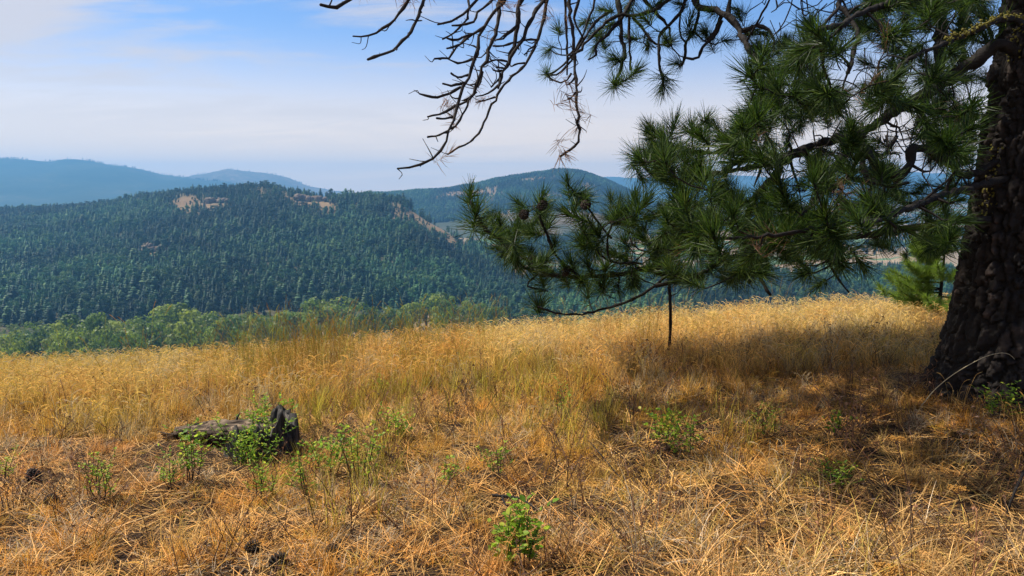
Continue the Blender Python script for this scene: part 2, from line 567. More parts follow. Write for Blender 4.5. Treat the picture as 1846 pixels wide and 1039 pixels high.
def zr(py, Y):
    return CAMZ + tslope(py) * Y


def hill_left(s, Y):
    px = 923.0 + F * s
    rpx = [-1800, -600, 0, 100, 200, 270, 330, 400, 480, 545, 600, 680, 725, 770, 815, 860, 905, 960, 1020, 1080]
    rpy = [400, 396, 381, 374, 368, 354, 345, 342, 337, 349, 356, 357, 364, 396, 424, 455, 486, 522, 550, 575]
    rY = [1650, 1650, 1650, 1620, 1600, 1560, 1520, 1500, 1480, 1430, 1400, 1360, 1320, 1260, 1210, 1160, 1100, 1040, 980, 940]
    py = np.interp(px, rpx, rpy); yr = np.interp(px, rpx, rY)
    h = np.maximum(zr(py, yr) - ZF, -30)
    yf = np.interp(px, [-600, 300, 700, 1080], [600, 640, 690, 760])
    u = (Y - yf) / np.maximum(yr - yf, 60)
    prof = np.where(u < 1, np.clip(u, 0, 1) ** 1.12 * 1.0, 1.0 - np.clip((u - 1) * 1.1, 0, 1.2) ** 1.3)
    nse = (fbm(s * Y * 0.0065, Y * 0.005, seed=21, octv=4) - 0.5) * 84 * np.clip(u, 0, 1) * np.clip(1.15 - u, 0.0, 1)
    return ZF + h * prof + nse - np.where(u < 0, (-u) * 60, 0)


def ridge(s, Y, rpx, rpy, yr, width, seed, amp, foot=1.0):
    px = 923.0 + F * s
    py = np.interp(px, rpx, rpy)
    h = zr(py, yr) - ZF
    g = np.exp(-np.abs((Y - yr) / width) ** 1.7)
    X = s * Y
    nse = (fbm(X / width * 2.4, Y / width * 2.0, seed=seed, octv=5) - 0.5) * amp * 0.9 * np.minimum(1, np.abs(Y - yr) / width * 2.2) * g
    return ZF - 25 + (h + 25) * g + nse + (fbm(X / width * 9, Y / width * 3, seed=seed + 5, octv=4) - 0.5) * amp * 0.22 * g


def hill_mid(s, Y):
    return ridge(s, Y, [-2000, 300, 480, 600, 660, 740, 800, 850, 900, 950, 1000, 1045, 1090, 1130, 1190, 1260, 1340, 1420, 1520, 4000],
                 [620, 560, 420, 362, 354, 351, 345, 339, 325, 316, 311, 314, 326, 345, 376, 408, 438, 470, 500, 600], 2900.0, 780.0, 31, 70)


def mountain_a(s, Y):
    return ridge(s, Y, [-4000, -900, -400, 0, 40, 95, 125, 170, 210, 245, 290, 320, 350, 420, 520, 700, 1000, 3000],
                 [280, 278, 270, 287, 288, 292, 288, 290, 297, 302, 313, 318, 322, 330, 345, 372, 420, 480], 6200.0, 1500.0, 41, 120)


def mountain_b(s, Y):
    return ridge(s, Y, [-3000, 200, 300, 340, 370, 415, 440, 470, 500, 525, 560, 640, 800, 1000, 3000],
                 [345, 335, 324, 319, 314, 304, 307, 311, 314, 320, 336, 350, 380, 420, 480], 7500.0, 1100.0, 51, 110)


def mountain_c(s, Y):
    return ridge(s, Y, [-3000, 700, 980, 1060, 1100, 1160, 1260, 1400, 1560, 1720, 1900, 2400, 4000],
                 [480, 400, 345, 325, 319, 322, 312, 322, 308, 314, 300, 310, 330], 8100.0, 1000.0, 61, 120)


def floor_z(s, Y):
    X = s * Y
    z = ZF + (fbm(X * 0.004, Y * 0.004, seed=81, octv=3) - 0.5) * 9
    drop = np.clip((Y - 36) / 420, 0, 1)
    z0 = ground_z(np.clip(s, -0.9, 0.9) * 38.0, np.full_like(s, 38.0)) - 0.6
    k = drop ** 0.55
    return np.where(Y < 456, z0 * (1 - k) + z * k, z)


LAYERS = [floor_z, hill_left, hill_mid, mountain_a, mountain_b, mountain_c]


def terr(s, Y):
    return np.max(np.stack([f(s, Y) for f in LAYERS]), axis=0)


def blob(px, py, cx_, cy_, rx, ry):
    return np.exp(-(((px - cx_) / rx) ** 2 + ((py - cy_) / ry) ** 2))


def bare_left(s, Y, z):
    px, py = project(np.stack([s * Y, Y, z], -1))
    d = 0.30 * np.clip((fbm(s * Y * 0.02, Y * 0.02, seed=5, octv=3) - 0.57) * 12, 0, 1)
    for (a, b_, c_, d_, k) in ((795, 412, 46, 24, 1.05), (835, 440, 34, 16, 1.0), (750, 388, 24, 14, 0.8), (560, 366, 36, 13, 1.1), (592, 376, 28, 12, 0.8), (385, 372, 36, 12, 1.0), (330, 374, 20, 13, 0.9), (282, 458, 26, 13, 1.1), (265, 449, 14, 10, 0.9), (470, 346, 16, 8, 0.8), (345, 358, 24, 8, 0.8), (712, 392, 18, 26, 0.8), (520, 358, 12, 9, 0.7), (640, 372, 14, 10, 0.5)):
        d = d + k * blob(px, py, a, b_, c_, d_)
    return np.clip(d, 0, 1)


def bare_mid(s, Y, z):
    px, py = project(np.stack([s * Y, Y, z], -1))
    d = np.clip((fbm(s * Y * 0.012, Y * 0.006, seed=35, octv=4) - 0.54) * 6, 0, 0.7)
    for (a, b_, c_, d_, k) in ((985, 323, 44, 6, 0.9), (880, 350, 40, 6, 0.9), (800, 352, 24, 9, 0.8), (1000, 353, 50, 7, 0.8), (1050, 338, 20, 7, 0.6), (760, 372, 30, 8, 0.5)):
        d = d + k * blob(px, py, a, b_, c_, d_)
    return np.clip(d, 0, 1)


def sheet(name, fn, s0, s1, ns, y0, y1, ny, mat, label, log=True, cut=True, bare=None):
    S = np.linspace(s0, s1, ns)
    Yv = np.geomspace(y0, y1, ny) if log else np.linspace(y0, y1, ny)
    SS, YY = np.meshgrid(S, Yv)
    Z = fn(SS, YY)
    fcs = grid_faces(ny, ns)
    if cut:
        other = floor_z(SS, YY)
        keep = (Z > other - 6).ravel()
        fcs = fcs[keep[fcs].any(axis=1)]
    mb = MB()
    mb.add(np.stack([SS * YY, YY, Z], -1).reshape(-1, 3), fcs, None, bare(SS, YY, Z).ravel() if bare else None)
    used = np.unique(fcs)
    o = mb.build(name, mat, smooth=True)
    return tag(o, label, None, None, 'structure')


sheet('valley_floor', floor_z, -1.5, 1.5, 260, 35.0, 9300.0, 150, M_FIELD, 'flat valley floor with straw fields and woodland', cut=False)
sheet('forested_hill', hill_left, -1.5, 0.14, 330, 560.0, 2600.0, 150, M_HILL, 'near forested hill with bare tan patches', log=False, bare=bare_left)
sheet('distant_hill', hill_mid, -0.6, 0.8, 220, 1500.0, 4300.0, 90, M_HILL, 'rounded forested hill in blue haze behind the near hill', log=False, bare=bare_mid)
sheet('blue_mountain', mountain_a, -1.5, 0.25, 260, 3400.0, 8600.0, 60, M_MOUNT, 'long blue mountain ridge on the far side of the valley', log=False)
sheet('pale_mountain', mountain_b, -1.2, 0.2, 220, 5200.0, 9300.0, 50, M_MOUNT2, 'pale tan mountain peeking out behind the blue ridge', log=False)
sheet('hazy_mountain', mountain_c, -0.3, 1.5, 220, 6400.0, 9300.0, 50, M_MOUNT, 'hazy blue mountains behind the pine tree', log=False)

# ------------------------------------------------------------------ haze
mb = MB()
bx0, bx1, by0, by1, bz0, bz1 = -20000.0, 20000.0, -400.0, 9400.0, -190.0, 290.0
V = [(x, y, z) for x in (bx0, bx1) for y in (by0, by1) for z in (bz0, bz1)]
mb.add(V, [(0, 1, 3, 2), (4, 6, 7, 5), (0, 4, 5, 1), (2, 3, 7, 6), (0, 2, 6, 4), (1, 5, 7, 3)])
m, nt, o = new_mat('blue_air')
pv = N(nt, 'ShaderNodeVolumePrincipled')
pv.inputs['Color'].default_value = (0.20, 0.545, 1.0, 1.0)
pv.inputs['Density'].default_value = 1.38e-4
pv.inputs['Anisotropy'].default_value = 0.2
nt.links.new(pv.outputs[0], o.inputs['Volume'])
hz = mb.build('haze', m)
tag(hz, 'blue summer haze filling the valley air', None, None, 'stuff')

# ------------------------------------------------------------------ scatter helper (uncountable cover only)
def scatter(name, P, rot, scl, idx, tint, sources, label):
    me = bpy.data.meshes.new(name)
    n = len(P)
    me.vertices.add(n)
    me.vertices.foreach_set('co', np.asarray(P, np.float32).ravel())
    for nm, typ, key, arr in (('rot', 'FLOAT_VECTOR', 'vector', rot), ('scl', 'FLOAT_VECTOR', 'vector', scl), ('tint', 'FLOAT_VECTOR', 'vector', tint)):
        a = me.attributes.new(nm, typ, 'POINT')
        a.data.foreach_set(key, np.asarray(arr, np.float32).ravel())
    a = me.attributes.new('pick', 'INT', 'POINT')
    a.data.foreach_set('value', np.asarray(idx, np.int32))
    ob = bpy.data.objects.new(name, me)
    COL.objects.link(ob)
    src = bpy.data.collections.new(name + '_kinds')
    for i, (sme) in enumerate(sources):
        so = bpy.data.objects.new('%s_kind_%02d' % (name, i), sme)
        src.objects.link(so)
    ng = bpy.data.node_groups.new(name + '_nodes', 'GeometryNodeTree')
    ng.interface.new_socket('Geometry', in_out='INPUT', socket_type='NodeSocketGeometry')
    ng.interface.new_socket('Geometry', in_out='OUTPUT', socket_type='NodeSocketGeometry')
    gi = ng.nodes.new('NodeGroupInput'); go = ng.nodes.new('NodeGroupOutput')
    ci = ng.nodes.new('GeometryNodeCollectionInfo')
    ci.inputs['Collection'].default_value = src
    ci.inputs['Separate Children'].default_value = True
    ci.inputs['Reset Children'].default_value = True
    ip = ng.nodes.new('GeometryNodeInstanceOnPoints')
    ip.inputs['Pick Instance'].default_value = True

    def na(nm, dt):
        q = ng.nodes.new('GeometryNodeInputNamedAttribute')
        q.data_type = dt
        q.inputs['Name'].default_value = nm
        return q.outputs['Attribute']
    e2r = ng.nodes.new('FunctionNodeEulerToRotation')
    ng.links.new(na('rot', 'FLOAT_VECTOR'), e2r.inputs[0])
    ng.links.new(gi.outputs[0], ip.inputs['Points'])
    ng.links.new(ci.outputs[0], ip.inputs['Instance'])
    ng.links.new(na('pick', 'INT'), ip.inputs['Instance Index'])
    ng.links.new(e2r.outputs[0], ip.inputs['Rotation'])
    ng.links.new(na('scl', 'FLOAT_VECTOR'), ip.inputs['Scale'])
    ng.links.new(ip.outputs[0], go.inputs[0])
    md = ob.modifiers.new('scatter', 'NODES')
    md.node_group = ng
    return tag(ob, label, None, None, 'stuff')


# ------------------------------------------------------------------ forest trees
def conifer_mesh(seed, ratio, droop, full):
    """Unit-height conifer crown: whorls of tapering boughs round a thin core; var = light/dark clumps."""
    r = np.random.default_rng(seed)
    mb = MB()
    nt_ = 11
    for k in range(nt_):
        h = 0.10 + 0.86 * (k / (nt_ - 1)) ** 0.95
        rad = ratio * (1 - h) ** full * (1.04 - 0.16 * r.random()) + 0.010
        nb = 8 if k < 6 else 6
        a0 = r.random() * 6.28
        for b_ in range(nb):
            a = a0 + b_ * 2 * PI / nb + r.uniform(-0.25, 0.25)
            L = rad * r.uniform(0.65, 1.15)
            w = L * r.uniform(0.42, 0.62) + 0.012
            ca, sa = math.cos(a), math.sin(a)
            zt = h - droop * L * r.uniform(0.6, 1.3)
            z0 = h + 0.045 * r.uniform(0.6, 1.4)
            side = np.array([-sa, ca, 0]) * w
            mid = np.array([ca * L * 0.55, sa * L * 0.55, (z0 * 0.45 + zt * 0.55)])
            v = [np.array([0, 0, z0]), mid + side - np.array([0, 0, 0.03]), np.array([ca * L, sa * L, zt]), mid - side - np.array([0, 0, 0.03]), mid + np.array([0, 0, 0.018])]
            mb.add(v, None, [(0, 1, 4), (1, 2, 4), (2, 3, 4), (3, 0, 4)], r.uniform(0.1, 1.0))
    c = [(0.35 * ratio * math.cos(i * PI / 3), 0.35 * ratio * math.sin(i * PI / 3), 0.08) for i in range(6)] + [(0, 0, 1.0)]
    mb.add(c, None, [(i, (i + 1) % 6, 6) for i in range(6)], 0.15)
    return mb.mesh('conifer_crown', M_CONIFER)


CON = [conifer_mesh(100 + i, *p) for i, p in enumerate([(0.28, 0.35, 0.75), (0.25, 0.45, 0.7), (0.34, 0.25, 0.55), (0.23, 0.5, 0.8), (0.38, 0.12, 0.42), (0.30, 0.3, 0.55), (0.34, 0.15, 0.45), (0.27, 0.4, 0.6)])]
mb = MB(); tube(mb, [(0, 0, -0.06), (0, 0, 0.12), (0, 0, 0.5)], [0.022, 0.017, 0.008], 6)
CON_TRUNK = mb.mesh('conifer_trunk', M_TREETRUNK)


def decid_mesh(seed, wide, mat=None, name='broadleaf_crown', low=0.28):
    """Unit-height broadleaf crown: leaf clumps on several lobes with gaps."""
    r = np.random.default_rng(seed)
    mb = MB()
    lobes = []
    for k in range(13):
        h = r.uniform(low, 0.88)
        rr = wide * math.sqrt(max(0.05, 1 - ((h - 0.52) / 0.46) ** 2)) * r.uniform(0.25, 0.75)
        a = r.random() * 6.28
        lobes.append((rr * math.cos(a), rr * math.sin(a), h, r.uniform(0.10, 0.19), r.random()))
    for (x, y, z, R, var) in lobes:
        for _ in range(62):
            d = r.normal(size=3); d /= np.linalg.norm(d)
            if d[2] < -0.55:
                continue
            c = np.array([x, y, z]) + d * R * r.uniform(0.72, 1.08) * np.array([1, 1, 0.85])
            t = np.cross(d, r.normal(size=3)); t /= np.linalg.norm(t)
            d2 = d + r.normal(size=3) * 0.35; d2 /= np.linalg.norm(d2)
            b2 = np.cross(d2, t)
            w = r.uniform(0.022, 0.042)
            mb.add([c - t * w, c - b2 * w * 0.8, c + t * w, c + b2 * w * 0.8], [(0, 1, 2, 3)], None, np.clip(var * 0.6 + r.uniform(0, 0.4), 0, 1))
    return mb.mesh(name, mat or M_DECID)


DEC = [decid_mesh(200 + i, w) for i, w in enumerate((0.42, 0.5, 0.34, 0.24, 0.46, 0.20))]
mb = MB(); tube(mb, [(0, 0, -0.05), (0.01, 0, 0.2), (0, 0.01, 0.55)], [0.03, 0.022, 0.008], 6)
tube(mb, [(0, 0, 0.2), (0.1, 0.05, 0.5)], [0.014, 0.005], 5); tube(mb, [(0, 0, 0.22), (-0.1, -0.06, 0.52)], [0.014, 0.005], 5)
DEC_TRUNK = mb.mesh('broadleaf_trunk', M_TREETRUNK)

CON += [decid_mesh(240 + i, w, M_CONIFER, 'pine_crown', lo) for i, (w, lo) in enumerate([(0.20, 0.16), (0.24, 0.2), (0.17, 0.22), (0.28, 0.14)])]
mb = MB(); tube(mb, [(0, 0, -0.05), (0.004, 0, 0.5), (0.0, 0.006, 0.95)], [0.028, 0.020, 0.006], 5)
for q in range(9):
    a_ = q * 2.4; h_ = 0.3 + 0.065 * q
    tube(mb, [(0, 0, h_), (0.09 * math.cos(a_), 0.09 * math.sin(a_), h_ + 0.01)], [0.008, 0.003], 3)
SNAG = mb.mesh('dead_snag', M_WEATHERED)
rng = np.random.default_rng(7)


def sample_sY(n, s0, s1, y0, y1):
    s = rng.uniform(s0, s1, n)
    Y = np.sqrt(rng.uniform(y0 ** 2, y1 ** 2, n))
    return s, Y


trees = []   # s, Y, z, height, sx, kind
# near hill
s, Y = sample_sY(84000, -0.95, 0.10, 560, 1720)
z = hill_left(s, Y)
ok = z > floor_z(s, Y) + 1.5
s, Y, z = s[ok], Y[ok], z[ok]
ok = rng.random(len(s)) < 0.98 - 0.97 * bare_left(s, Y, z) ** 0.7
s, Y, z = s[ok], Y[ok], z[ok]
h = 0.78 * rng.choice([6.0, 10.0, 13.0, 16.5, 22.0], len(s), p=[0.22, 0.28, 0.27, 0.17, 0.06]) * rng.uniform(0.85, 1.15, len(s)) * (0.62 + 0.75 * fbm(s * Y * 0.016, Y * 0.016, seed=6, octv=3))
h = h * (1 - 0.35 * np.clip((Y - 1250) / 300, 0, 1))
trees.append(np.stack([s, Y, z, h], -1))
# woodland on the valley floor to the right of the hill foot
s, Y = sample_sY(13000, -0.06, 0.95, 520, 1060)
z = floor_z(s, Y)
ok = (z > hill_left(s, Y)) & (rng.random(len(s)) < np.clip(1.25 - np.abs(Y - 760) / 240 + (fbm(s * Y * 0.01, Y * 0.01, seed=15) - 0.5) * 2, 0, 1))
s, Y, z = s[ok], Y[ok], z[ok]
trees.append(np.stack([s, Y, z, rng.uniform(10, 19, len(s))], -1))
s, Y = sample_sY(9000, 0.10, 1.0, 1040, 3400)
z = floor_z(s, Y)
ok = (z > hill_mid(s, Y)) & (fbm(s * Y * 0.004, Y * 0.004, seed=16, octv=3) > 0.50)
s, Y, z = s[ok], Y[ok], z[ok]
trees.append(np.stack([s, Y, z, rng.uniform(9, 16, len(s))], -1))
# the hill behind
s, Y = sample_sY(46000, -0.22, 0.36, 2150, 3150)
z = hill_mid(s, Y)
ok = (z > floor_z(s, Y) + 2)
s, Y, z = s[ok], Y[ok], z[ok]
ok = rng.random(len(s)) < 0.95 - 0.88 * bare_mid(s, Y, z)
s, Y, z = s[ok], Y[ok], z[ok]
trees.append(np.stack([s, Y, z, rng.uniform(9, 16, len(s))], -1))
# scattered trees along the far crests
for fn, yr, n in ((mountain_a, 6200, 1300), (mountain_b, 7500, 350)):
    s = rng.uniform(-0.8, 0.0, n); Y = yr + rng.normal(0, 60, n)
    ok = fbm(s * 40, Y * 0.01, seed=44) > 0.45
    s, Y = s[ok], Y[ok]
    trees.append(np.stack([s, Y, fn(s, Y), rng.uniform(8, 18, len(s))], -1))
T = np.concatenate(trees)
P = np.stack([T[:, 0] * T[:, 1], T[:, 1], T[:, 2]], -1)
pxb, pyb = project(P)
top = P.copy(); top[:, 2] += T[:, 3]
_, pyt = project(top)
crest = np.interp(pxb, _cpx, _cpy) - 75
vis = np.minimum(pyb, crest) - pyt
inview = (pxb > 5) & (pxb < 1120) & (pyt < crest - 12) & (T[:, 1] < 1500)
inview &= ~((pxb > 850) & (pyt > 330) & (pyt < 500))
score = np.where(inview, vis * (1 + 0.25 * rng.random(len(T))), -1)
order = np.argsort(-score)
single = np.zeros(len(T), bool)
single[order[:300]] = True
wsc = rng.uniform(0.85, 1.2, len(T))
pick = np.where(rng.random(len(T)) < 0.42, rng.integers(8, 12, len(T)), rng.integers(0, 8, len(T)))
pick = np.where((rng.random(len(T)) < 0.012) & ~single, 12, pick)
rotz = rng.uniform(0, 6.28, len(T))
k = ~single
scl = np.stack([T[:, 3] * wsc, T[:, 3] * wsc, T[:, 3]], -1)
scatter('forest', P[k], np.stack([rng.normal(0, 0.02, k.sum()), rng.normal(0, 0.02, k.sum()), rotz[k]], -1), scl[k], pick[k], np.repeat(np.clip((fbm(P[k, 0] * 0.010, P[k, 1] * 0.007, seed=90, octv=4) - 0.5) * 3.4 + rng.normal(0, 0.16, k.sum()), -0.5, 1.1)[:, None], 3, 1), CON + [SNAG],
        'dense conifer forest covering the hills and the valley')
proto = None
for i in np.nonzero(single)[0]:
    t = bpy.data.objects.new('conifer', None)
    t.empty_display_size = 1.0
    COL.objects.link(t)
    t.location = tuple(P[i]); t.rotation_euler = (0, 0, rotz[i]); t.scale = tuple(scl[i])
    where = 'at the left edge' if pxb[i] < 250 else ('left of the middle' if pxb[i] < 520 else ('in the middle' if pxb[i] < 760 else 'behind the green pine bough'))
    lvl = 'at the foot of the near hill' if T[i, 1] < 800 else 'low on the near forested hill'
    tag(t, 'dark green conifer %s, %s' % (lvl, where), 'conifer', 'conifers on the near hillside ' + where)
    for nm, me in (('crown', CON[pick[i]]), ('trunk', CON_TRUNK)):
        c = bpy.data.objects.new(nm, me); COL.objects.link(c); c.parent = t

# broadleaf trees along the stream below the meadow
spots = []
for (px_, top_, Y_, hpx) in [(20, 596, 470, 50), (60, 590, 500, 52), (98, 588, 480, 50), (128, 577, 520, 60), (158, 576, 500, 62), (182, 588, 470, 48), (205, 586, 540, 50), (45, 610, 430, 46), (110, 608, 430, 50),
                             (150, 604, 425, 52), (208, 604, 440, 46), (245, 585, 520, 50), (270, 563, 540, 64), (296, 558, 560, 66), (322, 557, 550, 68), (345, 565, 530, 60), (285, 592, 460, 52), (325, 590, 450, 52),
                             (365, 570, 560, 56), (392, 574, 540, 50), (418, 578, 520, 48), (372, 596, 460, 44), (440, 572, 560, 50), (462, 580, 540, 44), (485, 575, 530, 48), (510, 572, 560, 48), (532, 560, 590, 50),
                             (562, 546, 600, 56), (590, 552, 600, 48), (612, 540, 640, 52), (640, 556, 590, 44), (668, 562, 570, 42), (692, 560, 600, 40), (716, 556, 600, 44), (742, 552, 620, 44), (768, 532, 640, 54),
                             (795, 536, 640, 50), (820, 540, 640, 44), (848, 548, 610, 40), (876, 552, 610, 36), (902, 556, 600, 34), (240, 610, 430, 44), (20, 620, 420, 40), (432, 600, 450, 40), (500, 592, 470, 40),
                             (560, 580, 500, 38), (600, 576, 520, 36), (650, 578, 510, 34), (720, 574, 520, 32), (790, 566, 540, 32), (850, 568, 520, 28)]:
    spots.append((px_, top_, Y_, hpx))
spots += [(a + rng.uniform(8, 24), b_ + rng.uniform(-2, 14), c_ + rng.uniform(-30, 30), d_ * rng.uniform(0.7, 1.0)) for a, b_, c_, d_ in spots]
for i, (px_, top_, Y_, hpx) in enumerate(spots):
    topz = at(px_, top_, Y_)
    g = float(floor_z(np.array([topz[0] / Y_]), np.array([float(Y_)]))[0])
    hh = max(topz[2] - g, hpx * Y_ / F)
    hh = min(hh, 24)
    base = np.array([topz[0], Y_, topz[2] - hh])
    base[2] = min(base[2], g + 0.3)
    hh = topz[2] - base[2]
    t = bpy.data.objects.new('broadleaf_tree', None); COL.objects.link(t)
    t.location = tuple(base); t.rotation_euler = (0, 0, rng.uniform(0, 6.28))
    hh *= 1.15
    wd = hpx * Y_ / F * rng.uniform(1.35, 1.75)
    t.scale = (wd, wd, hh)
    slim = 5 if (i % 11 == 3) else (0, 1, 2, 4, 1, 0, 3)[i % 7]
    side = 'at the left edge' if px_ < 230 else ('below the hill foot left of the middle' if px_ < 470 else ('behind the tall crest grass' if px_ < 740 else 'left of the pine bough'))
    tag(t, 'light green broadleaf tree %s in the stream thicket' % side, 'tree', 'broadleaf trees along the stream ' + side)
    for nm, me in (('crown', DEC[slim]), ('trunk', DEC_TRUNK)):
        c = bpy.data.objects.new(nm, me); COL.objects.link(c); c.parent = t

# low willow thicket filling the stream bank between the trees
s, Y = sample_sY(5200, -0.95, 0.06, 395, 690)
z = floor_z(s, Y)
ok = (z >= hill_left(s, Y) - 3) & (rng.random(len(s)) < 0.85)
s, Y, z = s[ok], Y[ok], np.maximum(z, hill_left(s, Y))[ok]
n = len(s)
hh_ = rng.uniform(2.5, 6.0, n)
scatter('stream_thicket', np.stack([s * Y, Y, z - 0.5], -1), np.stack([np.zeros(n), np.zeros(n), rng.uniform(0, 6.28, n)], -1), np.stack([hh_ * 1.25, hh_ * 1.25, hh_], -1), rng.integers(0, 5, n), np.ones((n, 3)), DEC[:5], 'low green willow thicket along the stream below the meadow')

# rock outcrops on the near hill
def outcrop(px_, py_, wpx, hpx, label, seed, Yg):
    r = np.random.default_rng(seed)
    sx = (px_ - 923.0) / F
    Ys = np.linspace(700, 1700, 1500)
    zs = hill_left(np.full_like(Ys, sx), Ys)
    kk = np.nonzero(zs >= CAMZ + tslope(py_) * Ys)[0]
    Yv = Ys[kk[0]] if len(kk) else Yg
    base = np.array([sx * Yv, Yv, float(hill_left(np.array([sx]), np.array([Yv]))[0])])
    w = wpx * Yv / F; hgt = hpx * Yv / F
    root = empty('rock_outcrop', base, label, 'rock outcrop', 'rock outcrops on the near hill')
    for _ in range(13):
        mb = MB()
        c = np.array([r.uniform(-0.5, 0.5) * w, r.uniform(-0.3, 0.3) * w * 0.5, r.uniform(0, 0.45) * hgt])
        sz = np.array([w * r.uniform(0.10, 0.22), w * r.uniform(0.10, 0.2), hgt * r.uniform(0.3, 0.6)])
        th = np.linspace(0, 2 * PI, 9)[:-1]; ph = np.linspace(-1.2, 1.2, 5)
        V = np.array([[math.cos(p) * math.cos(t), math.cos(p) * math.sin(t), math.sin(p)] for p in ph for t in th])
        V = np.sign(V) * np.abs(V) ** 0.7 * (1 + r.uniform(-0.42, 0.30, (len(V), 1))) * sz * 0.8 + c
        Q = grid_faces(5, 8, True)
        capt = [(32 + i_, 32 + (i_ + 1) % 8, 32 + (i_ + 2) % 8) for i_ in range(0, 6)]
        mb.add(V, Q, [(32, 32 + i_, 33 + i_) for i_ in range(1, 7)])
        mb.build('boulder', M_ROCK, root)


outcrop(565, 362, 52, 16, 'brown rock outcrop on the crest of the near hill, widest of the outcrops', 1, 1400)
outcrop(282, 452, 44, 16, 'small reddish rock ledge in the middle of the dark forest slope', 2, 1000)
outcrop(398, 366, 46, 12, 'tan rocky clearing among trees on the left shoulder of the hill', 3, 1450)

# ------------------------------------------------------------------ dry grass
def blades(mb, r, n, spread, len0, len1, lean0, lean1, curl, w, segs=3, tipw=0.15, v0=0.0, v1=1.0, roots=None):
    for i in range(n):
        a = r.random() * 2 * PI
        rr = spread * math.sqrt(r.random())
        ra = r.random() * 2 * PI
        root = np.array([rr * math.cos(ra), rr * math.sin(ra), -0.01])
        L = r.uniform(len0, len1)
        lean = r.uniform(lean0, lean1)
        crl = curl * r.uniform(0.3, 1.3)
        d = np.array([math.cos(a), math.sin(a), 0])
        tw = r.uniform(-0.9, 0.9)
        side0 = np.array([-math.sin(a), math.cos(a), 0])
        p = root.copy(); pts = [p.copy()]; ang = lean
        for k in range(segs):
            p = p + (d * math.sin(ang) + np.array([0, 0, math.cos(ang)])) * (L / segs)
            p[2] = max(p[2], 0.006)
            pts.append(p.copy()); ang += crl / segs
        V = []
        for k, q in enumerate(pts):
            ww = w * (1 - (1 - tipw) * (k / segs) ** 1.4) * 0.5
            sd = side0 * math.cos(tw) + np.array([0, 0, 1]) * math.sin(tw) * 0.6
            V += [q - sd * ww, q + sd * ww]
        Q = [(2 * k, 2 * k + 1, 2 * k + 3, 2 * k + 2) for k in range(segs)]
        mb.add(V, Q, None, r.uniform(v0, v1))


def seed_stalks(mb, r, n, spread, len0, len1, w, headlen, nod):
    for i in range(n):
        a = r.random() * 2 * PI
        ra = r.random() * 2 * PI; rr = spread * math.sqrt(r.random())
        root = np.array([rr * math.cos(ra), rr * math.sin(ra), -0.01])
        d = np.array([math.cos(a), math.sin(a), 0]); sd = np.array([-math.sin(a), math.cos(a), 0])
        L = r.uniform(len0, len1); ang = r.uniform(0.02, 0.3); segs = 5
        p = root; pts = [p]
        for k in range(segs):
            p = p + (d * math.sin(ang) + np.array([0, 0, math.cos(ang)])) * (L / segs)
            pts.append(p); ang += r.uniform(0.0, 0.12)
        V = []
        for q in pts:
            V += [q - sd * w * 0.5, q + sd * w * 0.5]
        mb.add(V, [(2 * k, 2 * k + 1, 2 * k + 3, 2 * k + 2) for k in range(segs)], None, r.uniform(0.35, 0.8))
        hv = r.uniform(0.5, 0.85)
        for k in range(6):
            ang += nod / 6 * r.uniform(0.5, 1.5)
            p2 = p + (d * math.sin(ang) + np.array([0, 0, math.cos(ang)])) * headlen * r.uniform(0.8, 1.2) / 6
            for sgn in (-1, 1):
                tip = p2 + (p2 - p) * 1.5 + sd * sgn * r.uniform(0.002, 0.011) + np.array([0, 0, r.uniform(-0.008, 0.008)])
                bw = np.array([0, 0, 1]) * 0.0017 + sd * 0.0010 * sgn
                mb.add([p - bw, p + bw, tip], None, [(0, 1, 2)], hv)
            p = p2


